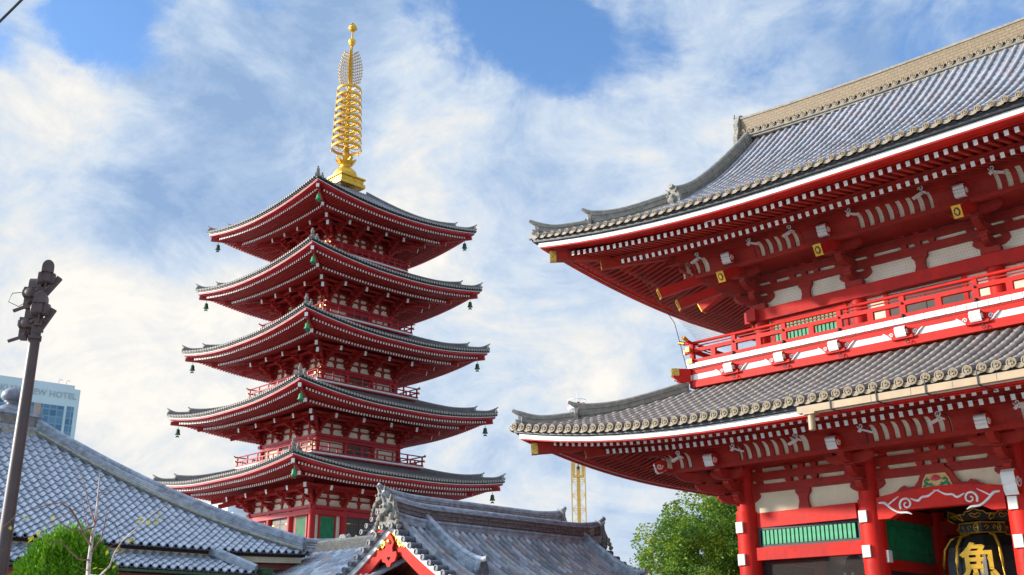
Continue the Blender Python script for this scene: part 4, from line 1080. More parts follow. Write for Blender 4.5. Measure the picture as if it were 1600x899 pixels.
for i in range(5):
    hw, ze = RH[i], RZ[i]
    top = i == 4
    inn = 1.25 if top else BHF[i+1]-.42
    sm_ = hw-inn
    if top: hf = lambda s: .40*s+.034*s*s
    else:
        rise = BZ[i+1]-.28-ze; a_ = (rise-.012*sm_*sm_)/sm_
        hf = (lambda a_: lambda s: a_*s+.012*s*s)(a_)
    E = Eave(hw, hw, ze, .66 if i == 0 else .80, 7.6, 1.9, hf, 4.5)
    rf = tile_field(E, [M['ptop'] if top else M['ptile'], M['pend']], P, (0,1,2,3), (lambda hw, sm_: lambda sd, t: min(sm_, hw-abs(t)))(hw, sm_), .25, .078, fancy=False, nr=6, ns=6, pan=False, name='roof')
    rf['label'] = '%s roof of the pagoda' % ('lowest', 'second', 'middle', 'fourth', 'topmost')[i]
    strips(E, [(.06, .30, -.13, -.03, 2), (.15, .21, -.195, -.145, 1), (.17, .34, -.31, -.198, 0), (.30, .56, -.29, -.25, 0), (.52, .64, -.36, -.24, 0)],
           rf, [M['pred'], M['white'], M['black']], 'eave_fascia')
    under(E, rf, dict(e1=.62, e2=2.0, ew=hw-SH[i]+.1, z1=-.44, s1=.06, z2=-.58, s2=.26, w=.125, h=.15, pitch=.25, ehip=.8, enose=.30,
                      zn=-.56, hw=.20, mats=(M['pred_wood'], M['white']), board=M['pred_wood'], nose=M['white'], wrap=.03))
    for cn in ((-1,-1), (1,-1), (1,1), (-1,1)):
        hip_ridge(E, rf, sm_-.05, 1.30, .18, [M['ptile'], M['pend'], M['oni']], .22, .26, .20, .065, cn, flick=.34, figure=(cn == (1,-1) or cn == (-1,1)))
    # body
    w = SH[i]; z1 = SZ[i]; z0 = 5.6 if i == 0 else BZ[i]-.1
    pm = MB(); pm.box(-w+.10, w-.10, -w+.10, w-.10, z0, z1+1.45)
    pm.box(-w-.02, w+.02, -w-.02, w+.02, z1+1.02, z1+2.5, 1); body = pm.build('body_wall', [M['plaster_w'], M['pred_wood']], P)
    cx = [-w, -w*.34, w*.34, w]
    col = column(P, cx[0], -w, [(.24 if i == 0 else .17, z0, z1-.16)], m=M['pred'])
    for a in cx:
        for b in (-w, w):
            if (a, b) != (cx[0], -w): copy_part(col, P, (a, b, 0))
    for a in cx[1:3]:
        for b in (-w, w): copy_part(col, P, (b, a, 0))
    for sd in range(4):
        a = sd*PI/2; n = V((math.sin(a), -math.cos(a), 0)); d = V((math.cos(a), math.sin(a), 0))
        def T(za, zb, th, nm, ext=.0, out=.0):
            mb = MB(); mb.beam(n*(w+out)-d*(w+ext)+V((0,0,(za+zb)/2)), n*(w+out)+d*(w+ext)+V((0,0,(za+zb)/2)), th, zb-za); return mb.build(nm, M['pred'], P)
        T(z1-.20, z1, .34, 'wall_plate', .30, .03)
        if i == 0: T(z1-.62, z1-.30, .22, 'tie_beam', 0, .14); T(z1-.30, z1-.20, .06, 'plaster_strip', -.3, .06)['label'] = 'white plaster strip'; kids(P)[-1]
        else: T(z1-.42, z1-.22, .2, 'tie_beam', 0, .06); T(z0, z0+.35, .26, 'sill_beam', 0, .06)
        # centre doors, side windows
        zt = z1-.62 if i == 0 else z1-.42; zb = 7.0 if i == 0 else z0+.35
        mb = MB(); mb.box(-w*.34+.2, w*.34-.2, -.04, .04, zb, zt-.02, 0); mb.box(-.02, .02, -.06, -.04, zb, zt-.02, 1)
        for s in (-1, 1): mb.box(s*(w*.34-.14)-.08, s*(w*.34-.14)+.08, -.10, .02, zb, zt, 2)
        for s in (-1, 1):
            for q in range(4): mb.blob((s*(.15+q*.20), -.05, zt-.42), .035, q, 3, 3)
            mb.box(s*.86-.17, s*.86+.17, -.06, -.04, zt-.46, zt-.39, 3)
        o = mb.build('door', [M['brown'], M['black'], M['pred'], M['goldp']], P, tuple(n*(w-.05)), a)
        for s in (-1, 1):
            wx = s*w*.67; ww = w*.33-.36
            m2 = MB()
            if i == 0:
                m2.box(-ww*.62, ww*.62, -.02, .02, zb, zt-.10, 0)
                for q in range(9): m2.box(-ww*.6+q*ww*.14, -ww*.6+q*ww*.14+.05, -.05, -.02, zb, zt-.10, 0)
                for q in (-1, 1): m2.box(q*ww*.7-.06, q*ww*.7+.06, -.07, .03, zb, zt, 1)
                m2.box(-ww*.7, ww*.7, -.07, .03, zt-.10, zt, 1)
                m2.build('green_window', [M['green_dk'], M['pred']], P, tuple(n*(w-.06)+d*wx), a)
        # struts in the white field between brackets
        for j in range(3):
            xm = (cx[j]+cx[j+1])/2
            m2 = MB(); m2.prism([(-.10,0), (.10,0), (.07,.20), (.12,.36), (-.12,.36), (-.07,.20)], (0,0,z1), (1,0,0), (0,0,1), (0,.10,0))
            m2.box(-.17, .17, -.08, .05, z1+.36, z1+.46)
            m2.prism([(-.08,0), (.08,0), (.06,.14), (.09,.25), (-.09,.25), (-.06,.14)], (0,0,z1+.56), (1,0,0), (0,0,1), (0,.10,0))
            m2.build('strut', M['pred_wood'], P, tuple(n*(w-.06)+d*xm), a)
        for k_, (za, zb2) in enumerate(((z1+.46, z1+.56), (z1+.84, z1+.98))):
            mb = MB(); mb.beam(n*(w-.05)-d*w+V((0,0,(za+zb2)/2)), n*(w-.05)+d*w+V((0,0,(za+zb2)/2)), .16, zb2-za); mb.build('through_beam', M['pred_wood'], P)
    for r_, zz in ((1.55, z1+1.12), (.86, z1+1.02)):
        x = w+r_; mb = MB()
        for sd in range(4):
            a = sd*PI/2; n = V((math.sin(a), -math.cos(a), 0)); d = V((math.cos(a), math.sin(a), 0)); e = .2 if sd % 2 == 0 else -.1
            mb.beam(n*x-d*(x+e)+V((0,0,zz)), n*x+d*(x+e)+V((0,0,zz)), .15, .18)
        if r_ < 1: mb.box(-x, x, -x, x, zz+.1, zz+.12)
        mb.build('eave_purlin', M['pred_wood'], P)
    # brackets
    base = z1+.16
    k = 1.0
    pb = pcluster(base, k).build('bracket_cluster', [M['pred_wood'], M['white']], P, (cx[1], -w, 0))
    copy_part(pb, P, (cx[2], -w, 0))
    for x in cx[1:3]: copy_part(pb, P, (x, w, 0), PI); copy_part(pb, P, (w, x, 0), PI/2); copy_part(pb, P, (-w, x, 0), -PI/2)
    cb = pcluster(base, k, (-1, -1)).build('corner_bracket', [M['pred_wood'], M['white']], P, (-w, -w, 0))
    for q, (sx, sy) in enumerate(((1,-1),(1,1),(-1,1))): copy_part(cb, P, (sx*w, sy*w, 0), (q+1)*PI/2)
    # balcony
    if i:
        h = BHF[i]; z = BZ[i]
        mb = MB()
        for (o, za, zb, mi) in ((0, z-.14, z-.02, 1), (-.05, z-.24, z-.142, 0), (-.30, z-.62, z-.26, 0)):
            x = h+o; mb.box(-x, x, -x, -x+.3, za, zb, mi); mb.box(-x, x, x-.3, x, za, zb, mi); mb.box(-x, -x+.3, -x+.3, x-.3, za, zb, mi); mb.box(x-.3, x, -x+.3, x-.3, za, zb, mi)
        mb.box(-h+.1, h-.1, -h+.1, h-.1, z-.10, z-.025, 0)
        bl = mb.build('balcony', [M['pred'], M['white']], P); bl['label'] = 'balcony of the %s storey' % ('first','second','third','fourth','topmost')[i]
        for sd in range(4):
            a = sd*PI/2; L = h-.10; mb = MB(); e = .22
            mb.tube([(-L-e-.12,0,z+.80), (-L-e,0,z+.75), (-L,0,z+.73), (L,0,z+.73), (L+e,0,z+.75), (L+e+.12,0,z+.80)], .045, 6)
            mb.box(-L-e, L+e, -.04, .04, z+.36, z+.44); mb.box(-L-.1, L+.1, -.05, .05, z+.02, z+.11)
            for s in (-1, 1): mb.tube([(s*(L+e+.13),0,z+.805), (s*(L+e+.08),0,z+.785)], .05, 6, 1); mb.box(s*(L+e+.03)-.03, s*(L+e+.03)+.03, -.045, .045, z+.35, z+.45, 1)
            rl_ = mb.build('balcony_rail', [M['pred'], M['goldp']], bl, (math.sin(a)*L, -math.cos(a)*L, 0), a)
            n = 7 if i < 3 else 6
            m2 = MB(); m2.box(-.05, .05, -.045, .045, z-.02, z+.70); m2.blob((0,-.06,z+.06), .035, 1, 1, 4); m2.blob((0,-.055,z+.40), .025, 1, 1, 4)
            ps = m2.build('post', [M['pred'], M['goldp']], rl_, (-L, 0, 0))
            m3 = MB(); m3.box(-.05, .05, -.035, .035, z+.11, z+.36); ss = m3.build('short_post', M['pred'], rl_, (-L+L/n, 0, 0))
            for q in range(1, n): copy_part(ps, rl_, (-L+2*L*q/n, 0, 0)); copy_part(ss, rl_, (-L+2*L*(q+.5)/n, 0, 0))
    # wind bells at three visible corners
    wd = ('lowest', 'second lowest', 'middle', 'second highest', 'topmost')[i]
    for (sx, sy, wn_) in ((1,-1,'corner nearest the viewer'), (-1,-1,'left hand corner'), (1,1,'right hand corner')):
        e = .72; zz = ze+E.lift(e)*.95-.72
        bells.append(((sx*(hw-e), sy*(hw-e), zz), 'bronze wind bell under the %s of the %s pagoda roof' % (wn_, wd), (sx, sy)))
# spire
SP = MB(); SP.box(-1.22, 1.22, -1.22, 1.22, 37.42, 37.72); SP.box(-1.10, 1.10, -1.10, 1.10, 37.72, 38.12); SP.box(-1.24, 1.24, -1.24, 1.24, 38.12, 38.24)
spire = SP.build('spire', M['gold'], P)
for sd in range(4):
    a = sd*PI/2; m2 = MB(); 
    for q in (-.56, .56): m2.box(q-.46, q+.46, -.02, .02, 37.80, 38.04)
    m2.build('dew_basin_panel', M['gold'], spire, (math.sin(a)*1.11, -math.cos(a)*1.11, 0), a)
m2 = MB()
m2.lathe([(1.0,38.24),(1.02,38.5),(.92,38.85),(.70,39.1),(.45,39.25),(.36,39.4),(.46,39.55),(.40,39.62)], n=24)
m2.build('inverted_bowl', M['gold'], spire)
m2 = MB()
for q in range(8):
    a = 2*PI*q/8; c = V((math.cos(a), math.sin(a), 0))
    m2.prism([(0,0), (.30,.05), (.45,.28), (.62,.55), (.40,.45), (.22,.38), (.05,.40)], c*.25+V((0,0,39.5)), c, (0,0,1), V((-c.y, c.x, 0))*.28)
m2.lathe([(.30,39.4),(.50,39.55),(.42,39.9),(.30,40.2),(.26,40.9)], n=16)
m2.build('lotus_petals', M['gold'], spire)
m2 = MB(); m2.tube([(0,0,39.6),(0,0,47),(0,0,50.6),(0,0,52.3)], [.20,.14,.10,.05], 12); m2.build('mast', M['gold'], spire)
for q in range(9):
    z = 40.95+q*.675; r = 1.24-.028*q
    m2 = MB()
    m2.lathe([(r-.05,z+.0),(r,z+.0),(r,z+.25),(r-.05,z+.25),(r-.05,z+.0)], n=36, cap=False)
    m2.lathe([(.20,z-.02),(.25,z+.1),(.20,z+.22)], n=12)
    rg = m2.build('spire_ring', M['gold'], spire)
    m3 = MB()
    for a_ in range(8):
        a = 2*PI*a_/8; c = V((math.cos(a), math.sin(a), 0)); c2 = V((math.cos(a+.39), math.sin(a+.39), 0))
        m3.tube([c*.26+V((0,0,z+.10)), c*.7+V((0,0,z+.02)), c*(r-.03)+V((0,0,z+.10))], .022, 5)
        m3.tube([c*.5+V((0,0,z+.06)), c2*.75+V((0,0,z+.08)), c*(r-.03)+V((0,0,z+.12))], .02, 4)
        m3.lathe([(.01,-.26),(.055,-.24),(.04,-.1),(.01,-.06)], c*(r+.01)+V((0,0,z+.08)), 6)
    m3.build('ring_spokes', M['gold'], spire)
for q in range(4):
    a = PI/4+q*PI/2; c = V((math.cos(a), math.sin(a), 0)); m2 = MB()
    rnd = random.Random(q)
    for k in range(11):
        z = 47.0+k*.29; L = .80*math.sin(PI*min(1, .30+.62*k/11))+.10
        for j in range(5):
            r0 = .12+j*L*.20
            m2.tube([c*r0+V((0,0,z+.05*j)), c*(r0+.09)+V((0,0,z+.03+.05*j)), c*(r0+.15)+V((0,0,z+.16+.05*j)), c*(r0+.08)+V((0,0,z+.24+.05*j))], [.045,.045,.038,.012], 5)
            m2.tube([c*r0+V((0,0,z+.05*j)), c*(r0+L*.25)+V((0,0,z+.05*j+.05))], .034, 4)
    m2.build('flame_plate', M['gold'], spire)
m2 = MB(); m2.blob((0,0,51.2), .30, 0, 0, 8); m2.tube([(0,0,50.85),(0,0,50.95)], .2, 12); m2.build('dragon_wheel', M['gold'], spire)
m2 = MB(); m2.lathe([(.05,52.2),(.22,52.3),(.36,52.48),(.34,52.68),(.18,52.86),(.04,53.0),(.01,53.08)], n=16)
for q in range(6):
    a = q*PI/3; c = V((math.cos(a), math.sin(a), 0)); m2.tube([c*.2+V((0,0,52.3)), c*.39+V((0,0,52.5)), c*.24+V((0,0,52.85)), V((0,0,53.1))], .035, 5)
m2.build('sacred_jewel', M['gold'], spire)
# podium building hidden behind the halls
mb = MB(); mb.box(-12, 12, -12, 12, 0, 4.9, 0); mb.box(-12.4, 12.4, -12.4, 12.4, 4.9, 5.2, 1); mb.box(-5.4,5.4,-5.4,5.4,5.2,5.6,1)
for q in range(-5, 6):
    for s in (-1, 1): mb.box(q*2.3-.2, q*2.3+.2, s*12.1-.12, s*12.1+.12, 0, 4.9, 2)
mb.build('podium', [M['plaster_w'], M['stone'], M['pred']], P)
# bells: one built, the others copied
mb = MB(); mb.lathe([(.03,-.16),(.12,-.20),(.15,-.34),(.16,-.48),(.22,-.58),(.20,-.60)], n=12)
mb.tube([(0,0,0),(0,0,-.18)], .02, 5); 
m2 = MB(); m2.tube([(0,0,-.5),(0,0,-.72)], .015, 5); m2.prism([(-.10,0),(.10,0),(.15,-.14),(0,-.10),(-.15,-.14)], (0,0,-.68), (.707,.707,0), (0,0,1), (.01,-.01,0))
b0 = None
bmb = mb; bright = bmb.build('bell_body', M['patina_sunlit'], None); BRM = bright.data; bpy.data.objects.remove(bright)
ca_, sa_ = math.cos(-R(1.5)), math.sin(-R(1.5))
for (loc, lab, cn) in bells:
    loc = (loc[0]*ca_-loc[1]*sa_, loc[0]*sa_+loc[1]*ca_, loc[2])
    if b0 is None:
        b0 = empty('wind_bell', (P.location.x+loc[0], P.location.y+loc[1], loc[2]), lab, 'bell', 'wind bells under the pagoda roof corners')
        kb = mb.build('bell_body', M['patina'], b0); kb_dark = kb.data; kc = m2.build('clapper', M['patina'], b0)
    else:
        c = b0.copy(); COL.objects.link(c); c.location = (P.location.x+loc[0], P.location.y+loc[1], loc[2]); c['label'] = lab
        nb_ = copy_part(kb, c, (0,0,0)); copy_part(kc, c, (0,0,0))
        if cn == (1,-1): nb_.data = BRM  # near corner bells use the mesh with sunlight in its colour

kb.data = BRM

# ================================================================== surrounding halls
PIT, YAW, ROLL, F = .32963496716861723, .7689465034637053, -.0021374468446235563, 1665.2258630957194
_fw = V((-math.sin(YAW)*math.cos(PIT), math.cos(YAW)*math.cos(PIT), math.sin(PIT)))
_r = V((math.cos(YAW), math.sin(YAW), 0)); _u = _r.cross(_fw)
_r2 = _r*math.cos(ROLL)+_u*math.sin(ROLL); _u2 = -_r*math.sin(ROLL)+_u*math.cos(ROLL)
def sight(x, y, dist):
    """survey helper: point seen in direction (x,y) of the photograph at the given horizontal distance from the viewer"""
    d = _fw*F+_r2*(x-800)-_u2*(y-449.5); k = dist/math.hypot(d.x, d.y)
    return V((d.x*k, d.y*k, 1.6+d.z*k))

def pantiles(pos, t0, t1, smax, pitch, course, A, parent, name, mats, cut0=1.0, cut1=1.0, drop=.05, sm_fn=None):
    """wavy single-lap tiles: pos(t, s, dz) gives the point; the field narrows by cut*s at each side (hips)"""
    mb = MB(); nt_ = 6; n = int((t1-t0)/pitch)+1; k = int(smax/course)
    def wave(t):
        u = (t/pitch) % 1.0
        return .040*math.cos(2*PI*u)+.014*math.cos(4*PI*u+.6)
    for j in range(k+1):
        s0 = j*course-.06; s1 = min(smax, (j+1)*course)
        a0 = t0+cut0*max(s0, 0); b0 = t1-cut1*max(s0, 0); a1 = t0+cut0*s1; b1 = t1-cut1*s1
        if b0-a0 < .1: break
        rows = [[], [], []]; m = int((b0-a0)/pitch*nt_)+1; off = math.floor(a0/pitch*nt_)
        for i in range(m+2):
            t = (off+i)*pitch/nt_; ta = min(max(t, a0), b0); tb = min(max(t, a1), b1)
            if b1 < a1: tb = (a1+b1)/2
            w = wave(t); jit = .006*math.sin(t*7.3+j*2.1)+.004*math.sin(t*17+j*5)
            rows[0].append(pos(ta, s0, w+.012)); rows[1].append(pos(ta, s0, w+drop+jit)); rows[2].append(pos(tb, s1, w))
        q = len(rows[0])
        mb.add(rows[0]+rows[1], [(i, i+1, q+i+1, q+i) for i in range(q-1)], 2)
        mb.add(rows[1]+rows[2], [(i, i+1, q+i+1, q+i) for i in range(q-1)], 0, True)
    for i in range(int(t0/pitch), int(t1/pitch)+1):
        t = (i+.0)*pitch
        if t < t0+.05 or t > t1-.05: continue
        c = pos(t, -.09, .05); d = (pos(t, -.5, .0)-pos(t, 0, .0)); d.z = 0; d.normalize()
        mb.tube([c-d*.12, c], .062, 9, 1); mb.lathe([(.066,-.01),(.066,.012),(.045,.014),(.04,.0),(.001,.0)], c, 9, 1, ax=d, sm=False)
    return mb.build(name, mats, parent)

# ---- large pyramidal hall at the left
H = empty('pyramid_roof_hall', (-36.15, 13.46, 0), 'low hall with a big bluish grey pyramid tile roof crowned by a ball finial', 'hall')
hh = lambda s: .43*max(s, 0)+.028*max(s, 0)**2
EH = Eave(7.15, 7.15, 4.50, .10, 4, 2, hh, 4)
for sd in range(4):
    o = pantiles((lambda sd: lambda t, s, dz: EH.surf(sd, t, s, dz) if s >= 0 else V(EH.at(sd, t, s, EH.ze+EH.lift(7.15-abs(t))+s*.43+dz)))(sd),
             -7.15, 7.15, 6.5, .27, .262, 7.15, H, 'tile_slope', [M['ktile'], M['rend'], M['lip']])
def hipstack(cn, mp):
    sx, sy = cn; mb = MB(); n = 22
    def P(s, dz=0): return V((sx*(7.15-s), sy*(7.15-s), EH.ze+hh(s)+EH.lift(s)+dz))
    pts = [P(6.5+(.12-6.5)*i/n) for i in range(n+1)]
    L = 6
    for l in range(L):
        mb.sweep(pts, .30*(1 if l % 2 == 0 else .84)-.015*l, -.05+l*.068, -.05+(l+1)*.068-.006, 0)
    mb.tube([p+V((0,0,.385)) for p in pts], .085, 8, 0)
    d = V((-sy*sx*sx, 0, 0)); q = V((-sy, sx, 0)).normalized()*.19
    for s in (-1, 1): mb.tube([p+q*s+V((0,0,.055)) for p in pts], .055, 6, 1)
    e = pts[-1]; dd = V((sx, sy, 0)).normalized()
    mb.prism([(-.17,-.05), (.17,-.05), (.17,.30), (.0,.42), (-.17,.30)], e+dd*.03, V((-dd.y, dd.x, 0)), (0,0,1), dd*.07, 2)
    return mb.build('hip_ridge', mp, H)
for cn in ((-1,-1), (1,-1), (1,1), (-1,1)): hipstack(cn, [M['kridge'], M['lichen'], M['rend']])
mb = MB(); zt = 4.5+hh(6.5)
mb.box(-.85,.85,-.85,.85, zt-.25, zt+.02, 1); mb.box(-.78,.78,-.78,.78, zt+.02, zt+.14, 0); mb.box(-.66,.66,-.66,.66, zt+.14, zt+.50, 0); mb.box(-.76,.76,-.76,.76, zt+.50, zt+.60, 0)
fn = mb.build('finial_base', [M['kridge'], M['lichen']], H)
for sd in range(4):
    a = sd*PI/2; m2 = MB()
    for q in (-.32, .32): m2.box(q-.26, q+.26, -.015, .015, zt+.20, zt+.44)
    m2.build('panel', M['noshi'], fn, (math.sin(a)*.665, -math.cos(a)*.665, 0), a)
mb = MB(); mb.lathe([(.62,zt+.60),(.60,zt+.68),(.50,zt+.80),(.30,zt+.90),(.20,zt+.94),(.19,zt+1.0),(.30,zt+1.03)], n=28)
mb.lathe([(.22,zt+1.02),(.36,zt+1.10),(.40,zt+1.22),(.38,zt+1.34),(.27,zt+1.45),(.10,zt+1.51),(.04,zt+1.56),(.01,zt+1.62)], n=28)
mb.build('ball_finial', mat('finial_steel_grey', (.22,.22,.25), .35, .2, 6, spec=.6), H)
strips(EH, [(.08, .30, -.12, -.0, 2), (.16, .26, -.30, -.125, 1), (.34, .60, -.50, -.32, 0), (.20, 1.5, -.31, -.28, 2)], H, [M['hallwall'], M['plaster'], M['dark']], 'eave_fascia')
mb = MB(); mb.box(-5.75, 5.75, -5.75, 5.75, 0, 4.15); mb.build('hall_wall', M['hallwall'], H)
mb = MB()
for s in (-1, 1):
    for q in range(-2, 3):
        for (x, y) in ((s*5.8, q*2.85), (q*2.85, s*5.8)): mb.box(x-.13, x+.13, y-.13, y+.13, 0, 4.2)
    break
mb.build('wall_posts', M['hallwall'], H)
# porch roof in front (towards the viewer)
PO = V((8.35, 0, 3.74))
def ppos(t, s, dz): return V((8.35-s, t, 3.80+.36*s+dz))
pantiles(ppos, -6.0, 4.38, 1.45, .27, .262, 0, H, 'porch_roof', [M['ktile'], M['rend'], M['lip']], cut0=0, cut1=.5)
mb = MB(); 
mb.beam((8.40, 4.42, 3.86), (7.05, 3.70, 4.45), .20, .16); mb.tube([(8.42, 4.43, 3.97), (7.05, 3.70, 4.56)], .075, 8); mb.build('porch_hip_ridge', M['kridge'], H)
mb = MB(); mb.box(8.36, 8.50, -6.0, 4.40, 3.66, 3.73, 0); mb.box(8.05, 8.20, -6.0, 4.2, 3.42, 3.64, 1); mb.box(7.6, 7.7, -6.0, 4.1, 0, 3.5, 2)
mb.build('porch_front', [M['patina'], M['hallwall'], M['curtain']], H)
mb = MB(); mb.box(-.16,.16,-.16,.16,-.05,.04); mb.box(-.19,.19,-.19,.19,.04,.08); mb.add([(-.16,-.16,-.05),(.16,-.16,-.05),(.16,.16,-.05),(-.16,.16,-.05),(-.07,-.07,-.35),(.07,-.07,-.35),(.07,.07,-.35),(-.07,.07,-.35)], [(0,1,5,4),(1,2,6,5),(2,3,7,6),(3,0,4,7),(4,5,6,7)])
mb.tube([(0,0,-.3),(0,0,-3.7)], .05, 8)
mb.build('rainwater_head', M['patina'], H, (8.46, 4.72, 3.86))

# ---- gabled halls with round-tile roofs
def gabled_hall(name, label, X, Yf, L, zap, ridge_mat, ridge_h, half=3.45, kudari=True, gable=True, wing=False, rt='rtile'):
    """ridge along +y starting at the front gable Yf; zap = height of the white gable edge at the apex"""
    B = empty(name, (X, Yf, 0), label, 'hall', 'gabled tile roofed halls')
    prof = lambda d: zap+.13-.80*abs(d)+.066*d*d
    # tiles
    mb = MB(); pitch = .27; n = int((L-.5)/pitch); r = .078
    for s in (-1, 1):
        xs = [s*half*i/10 for i in range(11)]
        mb.add([(x, .02, prof(x)-.03) for x in xs]+[(x, L-.02, prof(x)-.03) for x in xs], [(i, i+1, 12+i, 11+i) for i in range(10)], 0)
        for k in range(n+1):
            y = .42+k*pitch; c = max(1, int(half/.27)); pts = []; rs = []
            for i in range(c):
                d0 = s*(.12+(half-.07)*i/c); d1 = s*(.12+(half-.07)*(i+1)/c)
                pts += [(d0, y, prof(d0)+.0), (d1, y, prof(d1)+.0)]; rs += [r*.93, r*1.08]
            mb.tube(pts, rs, 8, 0, mcap=1)
            disc(mb, (s*(half+.06), y, prof(half)-.01), (s,0,0), r*1.15, 1, False)
        for yv, sg in ((.0, -1), (L, 1)):
            for q in range(int(half/.265)):
                d = s*(.20+q*.265); z = prof(d)+.02
                mb.tube([(d, yv-sg*.42, z+.02), (d, yv+sg*.06, z)], .078, 9, 1); 
                mb.lathe([(.088,-.02),(.088,.02),(.06,.022),(.055,.0),(.001,.0)], (d, yv+sg*.07, z), 10, 1, ax=(0,sg,0), sm=False)
            # cover rib just inside the verge tiles
            pts = []; rs = []
            for i in range(13):
                d0 = s*half*i/13; d1 = s*half*(i+1)/13; pts += [(d0, yv-sg*.40, prof(d0)+.07), (d1, yv-sg*.40, prof(d1)+.07)]; rs += [.088, .10]
            mb.tube(pts, rs, 8, 0)
    slope = mb.build('tile_roof', [M[rt], M['rend']], B)
    # ridge
    mb = MB(); zr = zap+.10; m = 24
    up_ = lambda y: .16*max(0, 1-y/1.6)**2+.14*max(0, 1-(L-y)/1.6)**2
    pts = [(0, .12+(L-.24)*i/m, zr+up_(.12+(L-.24)*i/m)) for i in range(m+1)]
    mb.sweep(pts, .46, -.1, .08, 1)
    k = max(3, int(ridge_h/.07))
    for l in range(k): mb.sweep(pts, .34 if l % 2 == 0 else .29, .08+(ridge_h-.08)*l/k, .08+(ridge_h-.08)*(l+1)/k-.006, 0)
    mb.sweep(pts, .40, ridge_h, ridge_h+.05, 1)
    top = [V(p)+V((0,0,ridge_h+.09)) for p in pts]
    top = [top[0]+V((0,-.34,.16)), top[0]+V((0,-.16,.05))]+top+[top[-1]+V((0,.16,.05)), top[-1]+V((0,.34,.16)), top[-1]+V((0,.42,.22))]
    mb.tube(top, [.05,.075]+[.09]*(m+1)+[.085,.08,.09], 8, 1)
    for s in (-1, 1): mb.tube([V(p)+V((s*.22,0,.10)) for p in pts], .05, 6, 1)
    mb.build('roof_ridge', [ridge_mat, M['kridge']], B)
    for yv, sg in ((0.02, -1), (L-.02, 1)):
        m2 = MB(); zc = zr+.30
        m2.prism([(-.34,-.42), (.34,-.42), (.36,-.05), (.26,.12), (.24,.32), (.12,.44), (-.12,.44), (-.24,.32), (-.26,.12), (-.36,-.05)], (0, yv, zc), (1,0,0), (0,0,1), (0,.12,0))
        m2.blob((0, yv+sg*.12, zc+.05), .19, 4, 0, 6, (1,.7,.95))
        for s in (-1, 1):
            m2.blob((s*.08, yv+sg*.25, zc+.12), .045, 1, 0, 4); m2.blob((s*.24, yv+sg*.10, zc-.15), .10, 3, 0, 5)
            m2.tube([(s*.12, yv+sg*.08, zc+.26), (s*.20, yv+sg*.12, zc+.42), (s*.15, yv+sg*.1, zc+.52)], [.045,.03,.012], 6)
            for q in range(3): m2.blob((s*(.38+.05*q), yv+sg*.06, zc-.18-.13*q), .075, q, 0, 4)
        m2.tube([(-.1, yv+sg*.24, zc-.04), (0, yv+sg*.27, zc-.07), (.1, yv+sg*.24, zc-.04)], [.03,.045,.03], 6)
        m2.build('ogre_tile', M['oni'], B)
    if kudari:
        for yk in (1.30, L-.85):
            for s in (-1, 1):
                mb = MB(); pts = [V((s*(.10+2.20*i/12), yk, prof(.10+2.20*i/12))) for i in range(13)]
                hs = [.28+.10*max(0, (i/12-.6)/.4)**2 for i in range(13)]
                for l in range(6): mb.sweep(pts, .26 if l % 2 == 0 else .22, [-.03+(h+.03)*l/6 for h in hs], [-.03+(h+.03)*(l+1)/6-.006 for h in hs], 0)
                tp = [p+V((0,0,h+.04)) for p, h in zip(pts, hs)]; mb.tube(tp+[tp[-1]+V((s*.14,0,.0)), tp[-1]+V((s*.26,0,.02))], [.085]*13+[.085,.09], 8, 1)
                mb.prism([(-.17,-.16), (.17,-.16), (.19,.05), (.12,.26), (-.12,.26), (-.19,.05)], pts[-1]+V((s*.06,0,.10)), (0,1,0), (0,0,1), (.09,0,0), 2)
                mb.build('verge_ridge', [M['kridge'], M['kridge'], M['rend']], B)
    if gable:
        for yv, sg in ((0, -1), (L, 1)):
            yb = yv-sg*.16
            for s in (-1, 1):
                ds = [half*i/14 for i in range(15)]
                mb = MB(); mb.sweep([(s*d, yb, prof(d)) for d in ds] if s*sg > 0 else [(s*d, yb, prof(d)) for d in ds][::-1], .10, -.13, -.055, 0)
                for (a, b, mi, th, of) in ((-.235, -.125, 0, .10, .0), (-.60, -.237, 1, .08, .03)):
                    poly = [(s*d, prof(d)+b) for d in ds]+[(s*d, prof(d)+a-(.06*(d/half) if mi else 0)) for d in ds[::-1]]
                    mb.prism(poly, (0, yb-sg*of, 0), (1,0,0), (0,0,1), (0,th,0), mi)
                bb = mb.build('bargeboard', [M['white'], M['gdeep']], B)
            # gilt apex fitting + pendant
            mb = MB(); yf = yb+sg*.03
            for s in (-1, 1):
                poly = [(0, prof(0)-.20)]+[(s*d, prof(d)-.21) for d in (.25,.5,.62)]+[(s*.55, prof(.5)-.34), (s*.42, prof(.42)-.32), (s*.36, prof(.3)-.46), (s*.22, prof(.2)-.40), (s*.12, prof(.1)-.52), (0, prof(0)-.46)]
                mb.prism(poly, (0, yf, 0), (1,0,0), (0,0,1), (0,.03,0), 0)
                for q in range(4): mb.tube(spiral((s*(.12+.13*q), yf+sg*.025, prof(.12+.13*q)-.30), .05, (s,0,0), (0,0,1), 1.1, 8), .012, 4, 0, up=(0,1,0))
            mb.build('gilt_fitting', M['goldp'], B)
            mb = MB(); zc = prof(0)-.40
            mb.prism([(-.10,0),(0,.10),(.10,0),(.20,-.16),(.13,-.30),(.16,-.42),(.30,-.40),(.33,-.52),(.26,-.66),(.12,-.70),(.06,-.80),(-.06,-.80),(-.12,-.70),(-.26,-.66),(-.33,-.52),(-.30,-.40),(-.16,-.42),(-.13,-.30),(-.20,-.16)],
                     (0, yf+sg*.05, zc), (1,0,0), (0,0,1), (0,.06,0), 0)
            mb.lathe([(.001,.05),(.05,.04),(.065,.0),(.065,-.02)], (0, yf+sg*.09, zc-.14), 6, 1, ax=(0,sg,0), sm=False)
